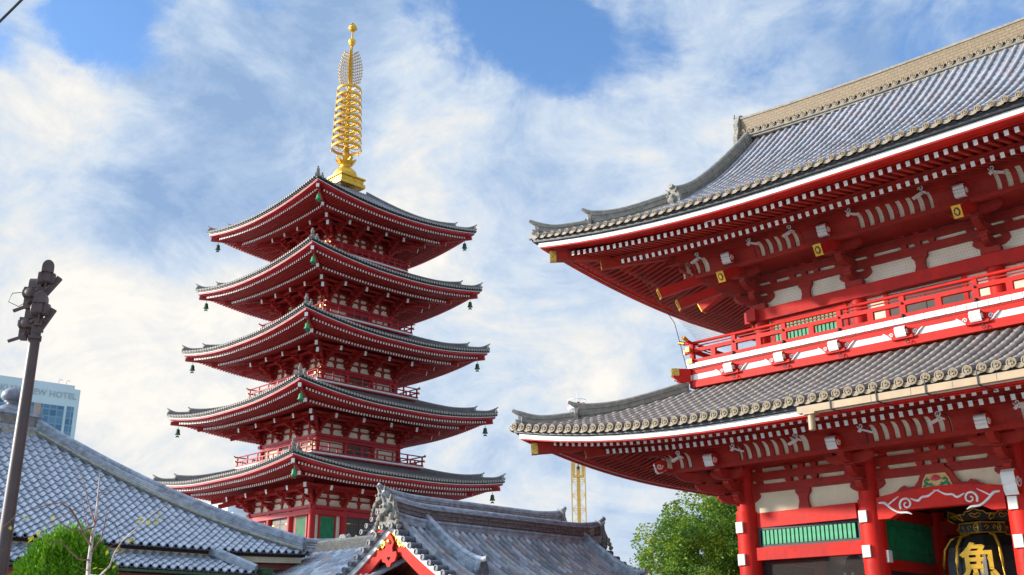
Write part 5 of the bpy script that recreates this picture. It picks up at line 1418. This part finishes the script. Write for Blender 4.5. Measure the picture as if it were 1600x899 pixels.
            mb.tube([(.0, yf+sg*.085, zc-.62), (.05, yf+sg*.085, zc-.54), (.0, yf+sg*.085, zc-.56), (-.05, yf+sg*.085, zc-.54), (.0, yf+sg*.085, zc-.62)], .018, 5, 2)
            mb.build('gable_pendant', [M['gdeep'], M['goldp'], M['dark']], B)
            # overhang underside: white boards crossed by rafters
            yi = yv-sg*1.7
            for s in (-1, 1):
                mb = MB(); ds = [half*i/10 for i in range(11)]
                mb.add([(s*d, yb, prof(d)-.12) for d in ds]+[(s*d, yi, prof(d)-.12) for d in ds], [(i, i+1, 12+i, 11+i) for i in range(10)], 0)
                for q in range(6):
                    y = yb-sg*(.14+q*.25)
                    for a, b in zip(ds, ds[1:]): mb.beam((s*a, y, prof(a)-.19), (s*b, y, prof(b)-.19), .11, .12, 1)
                mb.build('verge_soffit', [M['plaster_w'], M['hallwall']], B)
            mb = MB(); poly = [(-half+.5, 2.0)]+[(d, prof(d)-.15) for d in [(-half+.5)+(2*half-1)*i/14 for i in range(15)]]+[(half-.5, 2.0)]
            mb.prism(poly, (0, yi, 0), (1,0,0), (0,0,1), (0,.08,0), 0)
            mb.box(-half+.5, half-.5, yi+sg*.05-.08, yi+sg*.05+.08, zap-1.75, zap-1.5, 1); mb.box(-.10, .10, yi+sg*.05-.07, yi+sg*.05+.07, zap-1.5, zap-.5, 1)
            mb.build('gable_wall', [M['hallwall'], M['gdeep']], B)
    ze = prof(half)
    mb = MB()
    for s in (-1, 1):
        mb.box(s*half-.12, s*half+.02 if s < 0 else s*half+.0, .05, L-.05, ze-.14, ze-.05, 0)
        mb.box(s*(half-.3)-.06, s*(half-.3)+.06, .1, L-.1, ze-.22, ze-.10, 1)
        xs = [s*half*i/8 for i in range(9)]
        mb.add([(x, 1.7, prof(x)-.12) for x in xs]+[(x, L-1.7, prof(x)-.12) for x in xs], [(i, i+1, 10+i, 9+i) for i in range(8)], 0)
    mb.build('eave_board', [M['plaster_w'], M['gdeep']], B)
    mb = MB(); mb.box(-half+.75, half-.75, 1.8, L-1.8, 0, ze+.35); mb.build('hall_wall', M['hallwall'], B)
    return B
gabled_hall('gabled_hall', 'small hall nearest the gate with red gable, gilt fittings and brown stacked ridge', -23.0, 18.9, 8.95, 4.85, M['bridge'], .44)
gabled_hall('gabled_hall', 'rear hall whose greenish grey ridge shows above the brown ridge of the front gabled hall', -28.0, 22.75, 8.85, 6.00, M['kridge'], .42)
gabled_hall('gabled_hall', 'distant low hall showing only a short pale blue ridge below the pagoda', -36.2, 22.4, 5.0, 5.36, M['kridge'], .30, half=2.6, kudari=False)
# wing roof with a sandy ridge running from the pyramid hall to the front gable
WG = empty('connecting_wing', (-26.6, 21.5, 0), 'connecting wing with sandy coloured ridge between the pyramid roof and the red gable', 'wing roof')
wp = lambda d: 4.74-.52*abs(d)+.02*d*d
mb = MB(); x0, x1 = -3.0, 2.75
for s in (-1, 1):
    ys = [s*2.7*i/8 for i in range(9)]
    mb.add([(x0, y, wp(y)-.03) for y in ys]+[(x1, y, wp(y)-.03) for y in ys], [(i, i+1, 10+i, 9+i) for i in range(8)], 0)
    k = int((x1-x0)/.25)
    for q in range(k+1):
        x = x0+.06+q*.25; pts = []; rs = []
        for i in range(10):
            d0 = s*(.1+2.6*i/10); d1 = s*(.1+2.6*(i+1)/10); pts += [(x, d0, wp(d0)), (x, d1, wp(d1))]; rs += [.068, .080]
        mb.tube(pts, rs, 8, 0, mcap=1)
mb.build('tile_roof', [M['rtile'], M['rend']], WG)
mb = MB(); pts = [(x0-.1+(x1-x0+.1)*i/10, 0, 4.70) for i in range(11)]
for l in range(4): mb.sweep(pts, .34-.02*l, l*.075, l*.075+.07, 0)
mb.tube([V(p)+V((0,0,.31)) for p in pts], .085, 8, 0); mb.build('roof_ridge', M['cream_ridge'], WG)
mb = MB(); mb.box(x0+.2, x1, -1.9, 1.9, 0, 3.6); mb.build('wing_wall', M['hallwall'], WG)

# ---- far buildings
ca = R(7.3); uh = V((math.sin(ca), math.cos(ca), 0)); c0_ = V((-385.3, 167.0, 0))
HO = empty('hotel_tower', tuple(c0_), 'pale high rise hotel with bluish glass front and lettering along its top', 'hotel', rotz=-ca)
# local: +y runs away along the front, facade faces +x; right hand corner at the origin
mb = MB(); Ht = 95.6
mb.box(-26, 0, -92, 0, 0, Ht-1.3, 0); mb.box(-25, -.0, -91, -2.2, Ht-1.3, Ht, 0)
mb.build('hotel_wall', M['hotelw'], HO)
for (y0, y1) in ((-33, -15.6), (-13.2, -5.0), (-90, -35)):
    mb = MB(); mb.box(-.2, .12, y0, y1, 12, Ht-8.2); mb.build('window_band', M['hglass'], HO)
mb = MB(); mb.box(-.2, .14, -4.1, -1.6, 8, Ht-8.0); mb.build('window_band', M['hglass'], HO)
mb = MB(); mb.box(-.2, .30, -15.6, -13.2, 5, Ht-8.2); mb.build('window_mullion', mat('hotel_mullion', (.42,.30,.24), .6, .1, .3), HO)
bpy.context.view_layer.update()
text_mesh('roof_lettering', 'ASAKUSA VIEW HOTEL', 3.05, M['hotelg'], HO, (.12, -17.3, Ht-4.2), (PI/2, 0, PI/2), .08, .03, spacing=1.02)
mb = MB(); 
mb.tube([(.15, -36.0+2.1*math.cos(t), Ht-4.3+1.5*math.sin(t)) for t in [2*PI*i/24 for i in range(25)]], .16, 6, up=(1,0,0))
mb.tube([(.15, -37.1, Ht-4.0), (.15, -36.0, Ht-3.5), (.15, -34.9, Ht-4.0)], .16, 5, up=(1,0,0)); mb.tube([(.15, -36.8, Ht-4.8), (.15, -36.0, Ht-4.2), (.15, -35.2, Ht-4.8)], .16, 5, up=(1,0,0)); mb.tube([(.15,-36.0,Ht-5.2),(.15,-36.0,Ht-3.6)], .14, 5, up=(1,0,0))
mb.build('oval_emblem', M['hotelg'], HO)
mb = MB(); mb.tube([(0,0,0),(0,.1,1.3),(0,.5,1.75),(0,1.4,1.5)], .09, 5)
ra = mb.build('roof_lamp_arm', M['hotelg'], HO, (-.5, -8.0, Ht)); copy_part(ra, HO, (-.5, -5.3, Ht))
WB = sight(373, 800, 150)
wbo = empty('white_building', (WB.x, WB.y, 0), 'white stepped building glimpsed between the pyramid roof and the pagoda', 'building')
mb = MB(); mb.box(-4.5, 3.5, -3, 3, 0, WB.z-.6); mb.build('lower_block', M['hwhite'], wbo)
mb = MB(); mb.box(-4.5, 1.4, -2.6, 2.6, WB.z-.6, WB.z+1.0); mb.box(-4.6, 1.7, -2.8, 2.8, WB.z+1.0, WB.z+1.15); mb.build('upper_block', M['hwhite'], wbo)
mb = MB()
for q in range(4): mb.box(-3.9+q*1.5, -3.0+q*1.5, -3.05, -2.95, WB.z-2.6, WB.z-1.2)
mb.build('windows', M['brown'], wbo)

# ---- lattice drop tower
TW = sight(905, 800, 220)
tw = empty('drop_tower', (TW.x, TW.y, 0), 'tall yellow steel lattice ride tower rising behind the roofs', 'tower', rotz=R(40.4))
Zt = 49.1; w = 1.38
mb = MB()
for sx in (-1, 1):
    for sy in (-1, 1): mb.box(sx*w-.11, sx*w+.11, sy*w-.11, sy*w+.11, 0, Zt)
z = 0; k = 0
while z < Zt-2.9:
    for (a, b) in (((-w,-w), (w,-w)), ((w,-w), (w,w)), ((w,w), (-w,w)), ((-w,w), (-w,-w))):
        mb.beam((*a, z), (*b, z), .10, .10); p, q = (a, b) if k % 2 else (b, a)
        mb.beam((*p, z), (0.5*(p[0]+q[0]), .5*(p[1]+q[1]), z+1.45), .07, .07); mb.beam((0.5*(p[0]+q[0]), .5*(p[1]+q[1]), z+1.45), (*p, z+2.9), .07, .07)
        mb.beam((*q, z), (0.5*(p[0]+q[0]), .5*(p[1]+q[1]), z+1.45), .07, .07); mb.beam((0.5*(p[0]+q[0]), .5*(p[1]+q[1]), z+1.45), (*q, z+2.9), .07, .07)
    z += 2.9; k += 1
mb.build('lattice', M['yellow'], tw)
mb = MB(); mb.box(-.36, .36, -.36, .36, 0, Zt-11.5); mb.box(-.14, .14, -.14, .14, Zt-11.5, Zt); mb.build('core_mast', M['yellow'], tw)
zc = 1.6+.166*220; mb = MB()
for s in (-1, 1):
    mb.box(s*.95-.28, s*.95+.28, -.6, .6, zc-2.2, zc+2.2); mb.box(s*.95-.1, s*.95+.1, -.9, .9, zc+2.2, zc+3.2)
mb.box(-1.2, 1.2, -.7, .7, zc-2.6, zc-2.2); mb.build('ride_carriage', [M['yellow']], tw)
m2 = MB(); m2.blob((0,0,0), .28, 2, 0, 5, (1,1,1.6)); se = m2.build('seat', M['metalblk'], tw, (-.5, -.8, zc+.9)); copy_part(se, tw, (.5, -.8, zc+.9)); copy_part(se, tw, (0, -.8, zc-.6))
mb = MB(); zz = 50.3
mb.lathe([(1.0,zz-1.4),(1.9,zz-.7),(1.95,zz+.5),(1.8,zz+.5),(1.7,zz-.6)], n=24, sm=False)
cap = mb.build('top_drum', mat('drum_blue_grey', (.40,.43,.55), .5, .25, .8, col2=(.65,.65,.68)), tw)
m2 = MB()
for q in range(9):
    a = q*2*PI/9; m2.box(-.22, .22, -.04, .04, zz-.2, zz+.9) if False else m2.prism([(-.25,0),(.25,0),(.25,.7),(-.25,.7)], (1.93*math.cos(a), 1.93*math.sin(a), zz-.1), (-math.sin(a), math.cos(a), 0), (0,0,1), (.03*math.cos(a), .03*math.sin(a), 0))
m2.build('red_panel', M['gdeep'], cap); m2 = MB()
m2.tube([(1.9*math.cos(t), 1.9*math.sin(t), zz+1.3) for t in [2*PI*i/20 for i in range(21)]], .09, 5, cap=False)
for q in range(10):
    a = q*PI/5; m2.tube([(1.9*math.cos(a), 1.9*math.sin(a), zz+.4), (1.9*math.cos(a), 1.9*math.sin(a), zz+1.3)], .05, 4)
m2.tube([(0,0,zz+.5),(0,0,zz+3.2)], .05, 4); m2.build('top_rail', M['hwhite'], cap)

# ---- floodlight pole
pb = sight(14, 800, 18.0); ptop = 7.12
FP = empty('floodlight_pole', (pb.x, pb.y, 0), 'slim dark brown pole carrying four visored floodlights at the left', 'lamp post', rotz=R(44+25))
mb = MB(); mb.tube([(0,0,0),(0,0,3),(0,0,ptop)], [.112,.102,.080], 20); mb.tube([(0,0,0),(0,0,.25)], .17, 20); mb.build('pole', M['pole'], FP)
def flood(loc, ang, s=1.0):
    s *= .80; loc = (loc[0]*.85, loc[1], loc[2]-.10); mb = MB()
    mb.box(-.15*s, .15*s, -.10, .10, -.10*s, .10*s); mb.lathe([(.11*s,-.17*s),(.12*s,-.15*s),(.12*s,.15*s),(.11*s,.17*s)], (0,0,0), 14, 0, ax=(1,0,0))
    n = 8; out = [(.115*s*math.cos(PI*i/n), .10+.15*s*math.sin(PI*i/n)) for i in range(n+1)]
    mb.prism([(-.115*s,.02)]+[(-a, b) for a, b in out]+[(.115*s,.02)], (0,-.06,.06), (1,0,0), (0,0,1), (0,.20,0), 0)
    mb.box(-.05, .05, -.13, .11, -.07, .10)
    h = mb.build('floodlight', M['lampblk'], FP, loc, ang); m2 = MB()
    m2.beam((0,.02,-.06), (0,.02,-.22), .16, .03); m2.tube([(-.14,.0,-.22),(.02,.0,-.12),(.10,.0,-.20)], .022, 6); m2.beam((0,.06,-.22), (0,.24,-.30), .05, .04)
    m2.box(-.06,.06,-.03,.07,-.26,-.16); m2.build('lamp_bracket', M['lampblk'], h)
    m3 = MB(); m3.box(-.10*s, .10*s, .105, .125, -.07*s, .07*s); m3.build('lamp_lens', M['glasspane'], h)
flood((.05, -.10, 7.42), 0); flood((-.17, .02, 7.18), R(70), .8); flood((.03, -.16, 6.88), R(-15)); flood((-.17, .0, 6.66), R(80), .8)
mb = MB(); mb.beam((.02,-.10,7.0), (.24,-.12,7.36), .07, .09); mb.beam((.02,-.10,6.4), (.22,-.12,6.82), .07, .09); mb.box(-.10,.10,-.12,.1,6.32,6.36); mb.box(-.07,.07,-.115,.0,6.36,6.75)
mb.build('mounting_arms', M['lampblk'], FP)
mb = MB(); mb.tube([(-.18,0,7.1),(-.42,.02,7.05),(-.46,.02,6.9),(-.30,.02,6.84),(-.18,0,6.95)], .007, 5); mb.build('loose_cable', M['cable'], FP)

# ---- overhead cable
a = sight(-520, 560, 11); b = sight(420, -390, 13); mb = MB()
mb.tube([a.lerp(b, i/14)+V((0,0,-.25*math.sin(PI*i/14)+.25*math.sin(PI*.54))) for i in range(15)], .016, 6)
tag(mb.build('overhead_cable', M['cable']), 'thin black overhead cable crossing the sky at the upper left corner', 'cable')

# ================================================================== vegetation
def leaves(mb, c, r, n, size, rnd, flat=.8, mi=0):
    for _ in range(n):
        while True:
            p = V((rnd.uniform(-1,1), rnd.uniform(-1,1), rnd.uniform(-1,1)))
            if .25 < p.length < 1: break
        p = V((p.x*r, p.y*r, p.z*r*flat))+c; s = size*rnd.uniform(.6, 1.3)
        d = V((rnd.uniform(-1,1), rnd.uniform(-1,1), rnd.uniform(-.7,.7))).normalized(); q = d.cross(V((rnd.uniform(-1,1), rnd.uniform(-1,1), rnd.uniform(-1,1)))).normalized()
        mb.add([p-d*s*.6, p+q*s*.35, p+d*s*.6, p-q*s*.35], [(0,1,2,3)], mi)
def tree(name, label, base, H_, cr, ch, cz, leafm, seed, nclump, nleaf, lsize, trunk=.22, group=None):
    rnd = random.Random(seed); T = empty(name, tuple(base), label, 'tree', group)
    mb = MB(); cl = []
    for k in range(nclump):
        while True:
            p = V((rnd.uniform(-1,1), rnd.uniform(-1,1), rnd.uniform(-1,1)))
            if .45 < p.length < 1.0: break
        lob = 1+.18*math.sin(3*math.atan2(p.y, p.x)+seed)+.12*math.sin(5*p.z+seed)
        cl.append(V((p.x*cr*lob, p.y*cr*lob, cz+p.z*ch)))
    for c in cl: leaves(mb, c, cr*rnd.uniform(.13, .26), nleaf, lsize, rnd)
    cn = mb.build('crown', leafm, T)
    mb = MB(); mb.tube([(0,0,0),(.05,0,cz*.35),(-.06,.05,cz*.7),(0,0,cz+ch*.55)], [trunk, trunk*.8, trunk*.6, trunk*.15], 9)
    for c in cl[::max(1, nclump//16)]:
        z0 = cz*rnd.uniform(.45, .95); mid = V((c.x*.45, c.y*.45, z0+(c.z-z0)*.6)); mb.tube([(0,0,z0), mid, c], [trunk*.4, trunk*.25, trunk*.06], 6)
    mb.build('trunk', M['bark'], T)
    return T
tb = sight(1118, 899, 52)
tree('leafy_tree', 'bushy bright green tree with yellowing leaves beside the left gate column', (tb.x, tb.y, 0), 9, 3.5, 4.1, 4.75, M['leaf'], 5, 330, 230, .125)
tb = sight(1190, 899, 58)
tree('leafy_tree', 'darker green tree partly hidden behind the left gate column', (tb.x, tb.y, 0), 9, 3.0, 4.3, 5.4, M['leaf_d'], 9, 120, 130, .2)
tb = sight(1003, 899, 50)
tree('small_tree', 'small yellow leaved tree low beside the bushy green tree', (tb.x, tb.y, 0), 4, .9, 1.5, 3.6, M['leaf_y'], 13, 46, 70, .12, .08)

# clipped conifer
bb = sight(103, 899, 15); CB = empty('conifer_bush', (bb.x, bb.y, 0), 'bright green dome shaped conifer bush in front of the tiled hall', 'bush')
rnd = random.Random(3); mb = MB()
for _ in range(42000):
    th = rnd.uniform(0, 2*PI); u = rnd.uniform(-.55, 1); rad = math.sqrt(max(0, 1-u*u)); lump = 1+.03*math.sin(7*th+3*u)+.035*math.sin(19*th-9*u)*math.sin(14*u+th)+.03*math.sin(31*th+27*u)
    k = rnd.uniform(.86, 1.0)*lump
    p = V((.74*rad*math.cos(th)*k, .74*rad*math.sin(th)*k, 1.70+1.42*u*k))
    o = V((math.cos(th)*rad, math.sin(th)*rad, .25+.8*max(u,0))).normalized(); o = (o+V((rnd.uniform(-.6,.6), rnd.uniform(-.6,.6), rnd.uniform(-.2,.6)))).normalized()
    q = o.cross(V((rnd.uniform(-1,1), rnd.uniform(-1,1), 0))).normalized(); L = rnd.uniform(.022, .055)
    mb.add([p-o*L*.4, p+q*L*.30, p+o*L*.8, p-q*L*.30], [(0,1,2,3)], 0)
mb.build('foliage', M['conifer'], CB)
mb = MB(); mb.tube([(0,0,0),(0,0,1.0),(0,0,2.6)], [.08,.06,.02], 8)
for q in range(14):
    a = q*2.4; mb.tube([(0,0,.6+q*.12), (.4*math.cos(a),.4*math.sin(a),1.1+q*.11)], [.025,.006], 5)
mb.blob((0,0,1.62), .58, 2, 1, 10, (1,1,1.95)); mb.build('stem', [M['bark'], M['conifer']], CB)

# bare young tree, a few yellow leaves left
def zp(x, y, d): return sight(x/5.02, 720+y/5.02, d)
tb = zp(688, 899, 12.0); BT = empty('bare_tree', (tb.x, tb.y, 0), 'leafless pale barked young tree with a few yellow leaves by the pole', 'tree')
def tl(pts, d0, d1): 
    n = len(pts)-1; return [zp(x, y, d0+(d1-d0)*i/n)-V((tb.x, tb.y, 0)) for i, (x, y) in enumerate(pts)]
mb = MB(); tr_ = tl([(690,899),(700,780),(715,660),(735,540),(760,380),(775,200),(785,90)], 12, 12.1)
mb.tube([(0,0,0),(.01,.01,1.2)]+tr_, [.05,.040,.024,.022,.020,.016,.012,.008,.004], 9); mb.build('trunk', [M['bark_w']], BT)
BR = [([(712,665),(650,560),(600,450),(540,370),(470,330),(380,345),(250,385),(130,430),(15,530)], 11.4, .011),
      ([(735,520),(640,555),(560,545),(480,490),(430,440)], 11.7, .010), ([(700,780),(620,775),(560,720),(490,650),(400,620),(330,615)], 11.5, .010),
      ([(740,480),(700,350),(680,270),(650,150),(600,60)], 12.5, .010), ([(722,600),(690,500),(660,400),(640,300),(590,210)], 12.4, .008),
      ([(718,710),(790,620),(820,500),(835,400),(870,350)], 12.3, .010), ([(690,899),(780,905),(860,830),(900,720),(960,630),(1080,520),(1180,430),(1300,345)], 11.2, .0125),
      ([(830,460),(900,490),(930,580),(950,760),(1010,890)], 12.5, .006), ([(765,290),(850,220),(900,190)], 12.4, .005), ([(835,420),(880,395),(905,400)], 12.4, .004),
      ([(735,520),(770,440),(778,410)], 12.0, .008), ([(600,440),(560,380),(520,330),(470,300)], 11.7, .005), ([(440,450),(500,430),(560,400),(620,380)], 11.7, .004), ([(690,860),(650,850),(580,815)], 11.8, .006), ([(960,630),(870,670),(820,700)], 11.4, .004)]
for pts, d1, r in BR:
    mb = MB(); q = tl(pts, 12, d1); n = len(q)
    mb.tube(q, [r*(1-.8*i/(n-1)) for i in range(n)], 6); mb.build('branch', M['bark_w'] if r > .012 else M['twig'], BT)
for (x, y) in ((215,430),(262,590),(245,600),(315,545),(395,490),(1110,440),(1105,455),(1120,435),(1180,465),(1240,450),(1260,420),(1165,500),(1020,610),(1030,640),(1040,600),(960,690),(965,715),(940,690),(765,835),(910,800),(850,680),(760,890),(365,335),(450,340),(440,430),(85,510),(800,880)):
    mb = MB(); p = zp(x, y, 11.6)-V((tb.x, tb.y, 0)); rnd = random.Random(x)
    for k in range(2):
        d = V((rnd.uniform(-1,1), rnd.uniform(-1,1), rnd.uniform(-.6,.2))).normalized(); q = d.cross(V((0,.3,1))).normalized(); c = p+V((0,0,-.02*k))
        mb.add([c, c+d*.03+q*.016, c+d*.065, c+d*.03-q*.016], [(0,1,2,3)])
    mb.build('leaf', M['leaf_l'], BT)

# ------------------------------------------------------------------ ground, world, sun, camera
mb = MB(); mb.add([(-4000,-3000,0),(4000,-3000,0),(4000,6000,0),(-4000,6000,0)], [(0,1,2,3)]); gr = mb.build('ground', M['stone']); tag(gr, kind='structure')
W = bpy.data.worlds.new('World'); S.world = W; W.use_nodes = True
nt = W.node_tree; N = nt.nodes; Lk = nt.links
bg = N['Background']
SUN_AZ = R(-130); SUN_EL = R(16)     # azimuth from +Y toward +X
sdir = V((math.sin(SUN_AZ)*math.cos(SUN_EL), math.cos(SUN_AZ)*math.cos(SUN_EL), math.sin(SUN_EL)))
sky = N.new('ShaderNodeTexSky'); sky.sky_type = 'NISHITA'; sky.sun_disc = False
sky.sun_elevation = SUN_EL; sky.sun_rotation = SUN_AZ; sky.air_density = 1.0; sky.dust_density = .6; sky.ozone_density = 1.5
tc = N.new('ShaderNodeTexCoord')
PIT, YAW, ROLL, F = .32963496716861723, .7689465034637053, -.0021374468446235563, 1665.2258630957194
fw = V((-math.sin(YAW)*math.cos(PIT), math.cos(YAW)*math.cos(PIT), math.sin(PIT)))
rt = V((math.cos(YAW), math.sin(YAW), 0)); up = rt.cross(fw)
rt2 = rt*math.cos(ROLL)+up*math.sin(ROLL); up2 = -rt*math.sin(ROLL)+up*math.cos(ROLL)
def dirpx(x, y): return (fw*F+rt2*(x-800)-up2*(y-449.5)).normalized()
def node(t, **k):
    n = N.new(t)
    for a, b in k.items(): setattr(n, a, b)
    return n
def math_(op, a, b=None, c=None):
    n = node('ShaderNodeMath', operation=op)
    for i, x in enumerate((a, b, c)):
        if x is None: continue
        if isinstance(x, (int, float)): n.inputs[i].default_value = x
        else: Lk.new(x, n.inputs[i])
    return n.outputs[0]
def noise(scale, detail, rough, dist=0.0, vec=None, off=(0,0,0), sc=(1,1,1)):
    mp = node('ShaderNodeMapping'); mp.inputs['Location'].default_value = off; mp.inputs['Scale'].default_value = sc
    Lk.new(vec or tc.outputs['Generated'], mp.inputs['Vector'])
    n = node('ShaderNodeTexNoise'); n.inputs['Scale'].default_value = scale; n.inputs['Detail'].default_value = detail
    n.inputs['Roughness'].default_value = rough; n.inputs['Distortion'].default_value = dist
    Lk.new(mp.outputs[0], n.inputs['Vector']); return n
# warp the direction a little so blob masks get ragged cloud edges
wn = noise(3.2, 7, .62, 0.0)
wv = node('ShaderNodeVectorMath', operation='SUBTRACT'); Lk.new(wn.outputs['Color'], wv.inputs[0]); wv.inputs[1].default_value = (.5,.5,.5)
ws = node('ShaderNodeVectorMath', operation='SCALE'); Lk.new(wv.outputs[0], ws.inputs[0]); ws.inputs['Scale'].default_value = .20
wa = node('ShaderNodeVectorMath', operation='ADD'); Lk.new(tc.outputs['Generated'], wa.inputs[0]); Lk.new(ws.outputs[0], wa.inputs[1])
def blob(x, y, rad, amp, soft=.5):
    """smooth bump round the given sky direction; rad in photo pixels"""
    d = dirpx(x, y); r = rad/F
    dn = node('ShaderNodeVectorMath', operation='DISTANCE'); Lk.new(wa.outputs[0], dn.inputs[0]); dn.inputs[1].default_value = d
    mr = node('ShaderNodeMapRange', interpolation_type='SMOOTHSTEP'); Lk.new(dn.outputs['Value'], mr.inputs['Value'])
    mr.inputs['From Min'].default_value = r*(1-soft); mr.inputs['From Max'].default_value = r*(1+soft)
    mr.inputs['To Min'].default_value = amp; mr.inputs['To Max'].default_value = 0
    return mr.outputs['Result']
def total(base, items):
    acc = base
    for it in items: acc = math_('ADD', acc, blob(*it))
    return acc
# cover: 0 clear blue, 1 cloud
cn = noise(6.5, 10, .62, .45, off=(3.1,1.7,.4), sc=(1,1,1.5))
cn2 = noise(11.0, 6, .6, .2, off=(.3,4.7,2.4), sc=(1,1,1.6))
base = math_('ADD', math_('MULTIPLY', cn.outputs['Fac'], 2.3), math_('MULTIPLY', cn2.outputs['Fac'], .9))
base = math_('SUBTRACT', base, .92)
COVER = [(180,60,100,-.75,.8),(90,30,80,-.45,.8),(770,15,100,-.65,.8),(850,85,80,-.55,.9),(985,85,70,-.5,.9),(400,200,200,.3,.9),(1230,40,180,-.12,.9),(1480,30,180,-.15,.9),(590,50,110,.5,.8),(1080,150,120,.2,.8),(420,250,120,-.25,.9),(480,60,80,-.3,.9),
 (300,600,420,.6,.6),(900,560,420,.45,.7),(640,260,120,.4,.6),(60,190,120,.5,.6),(560,800,200,.4,.6)]
cov = total(base, COVER)
mrc = node('ShaderNodeMapRange', interpolation_type='SMOOTHSTEP'); Lk.new(cov, mrc.inputs['Value'])
mrc.inputs['From Min'].default_value = .20; mrc.inputs['From Max'].default_value = .85
# brightness of the cloud: 0 blue-grey shadow, 1 warm white
sn = noise(6.0, 11, .64, .6, off=(7.3,.2,5.1), sc=(1,1,1.7))
LIGHT = [(400,110,130,-.45,.9),(470,180,100,-.25,.9),(190,315,85,-.75,.9),(290,300,90,-.35,.9),(340,330,80,-.15,.9),(840,180,170,-.12,.9),(1250,120,260,-.10,.9),(560,30,120,-.10,.9),
 (655,250,100,.26,.9),(738,145,40,.32,.8),(60,180,110,.22,.9),(40,90,60,.18,.9),(120,440,240,.32,.9),(260,560,220,.30,.9),(600,450,500,.10,.9),(1040,290,60,.25,.8),(700,430,150,.16,.9),(1000,450,170,.14,.9),(860,720,120,.10,.9),(440,690,120,-.06,.9),(820,640,100,.06,.9),(900,560,200,.10,.9)]
sn2 = noise(15.0, 9, .66, .6, off=(1.3,9.2,3.1), sc=(1,1,1.5))
lig = total(math_('ADD', math_('ADD', math_('MULTIPLY', sn.outputs['Fac'], 2.5), math_('MULTIPLY', sn2.outputs['Fac'], 1.1)), -1.36), LIGHT)
cr = node('ShaderNodeValToRGB'); lm = node('ShaderNodeMapRange'); Lk.new(lig, lm.inputs['Value']); lm.inputs['From Min'].default_value = -.22; lm.inputs['From Max'].default_value = 1.24; Lk.new(lm.outputs['Result'], cr.inputs['Fac'])
cr.color_ramp.elements[0].position = .05; cr.color_ramp.elements[0].color = (.30,.45,.70,1)
cr.color_ramp.elements[1].position = 1.0; cr.color_ramp.elements[1].color = (1.0,.965,.90,1)
for p, c in ((.32, (.44,.58,.80,1)), (.58, (.64,.745,.88,1)), (.80, (.84,.855,.86,1))):
    e = cr.color_ramp.elements.new(p); e.color = c
# added fill: unseen sky round the sun, behind left of the viewer, made brighter
gd = node('ShaderNodeVectorMath', operation='DOT_PRODUCT'); Lk.new(tc.outputs['Generated'], gd.inputs[0]); gd.inputs[1].default_value = sdir
gm = node('ShaderNodeMapRange', interpolation_type='SMOOTHSTEP'); Lk.new(gd.outputs['Value'], gm.inputs['Value'])
gm.inputs['From Min'].default_value = .60; gm.inputs['From Max'].default_value = 1.0; gm.inputs['To Min'].default_value = 1.0; gm.inputs['To Max'].default_value = 6.5
cs = node('ShaderNodeVectorMath', operation='SCALE'); Lk.new(cr.outputs['Color'], cs.inputs[0]); sz = node('ShaderNodeSeparateXYZ'); Lk.new(tc.outputs['Generated'], sz.inputs[0])
zm = node('ShaderNodeMapRange', interpolation_type='SMOOTHSTEP'); Lk.new(sz.outputs['Z'], zm.inputs['Value'])   # added fill: overhead sky out of view, brightened to lift the shaded roofs
zm.inputs['From Min'].default_value = .62; zm.inputs['From Max'].default_value = .95; zm.inputs['To Min'].default_value = 1.0; zm.inputs['To Max'].default_value = 2.0
Lk.new(math_('MULTIPLY', math_('MULTIPLY', gm.outputs['Result'], zm.outputs['Result']), 4.3), cs.inputs['Scale'])
# blue: nishita, lifted
hb = node('ShaderNodeVectorMath', operation='MULTIPLY'); Lk.new(sky.outputs[0], hb.inputs[0]); hb.inputs[1].default_value = (.78,1.0,1.28)
mx = node('ShaderNodeMix', data_type='RGBA'); Lk.new(mrc.outputs['Result'], mx.inputs['Factor']); Lk.new(hb.outputs[0], mx.inputs['A']); Lk.new(cs.outputs[0], mx.inputs['B'])
Lk.new(mx.outputs['Result'], bg.inputs['Color']); bg.inputs['Strength'].default_value = .13
sl = bpy.data.lights.new('sun', 'SUN'); sl.energy = 3.2; sl.angle = R(2.0); sl.color = (1.0, .90, .76)
so = bpy.data.objects.new('sun', sl); COL.objects.link(so); so.rotation_euler = sdir.to_track_quat('Z', 'Y').to_euler(); so.location = (-60,-60,60)
cam = bpy.data.cameras.new('camera'); co = bpy.data.objects.new('camera', cam); COL.objects.link(co); S.camera = co
cam.sensor_width = 36; cam.lens = F/1600*36; cam.clip_end = 9000; cam.clip_start = .1
co.matrix_world = Matrix((( *rt2, 0), (*up2, 0), (*(-fw), 0), (0,0,0,1))).transposed()
co.location = (0, 0, 1.6)
S.view_settings.view_transform = 'Standard'; S.view_settings.look = 'None'; S.view_settings.exposure = .86; S.view_settings.gamma = 1
S.render.engine = 'CYCLES'
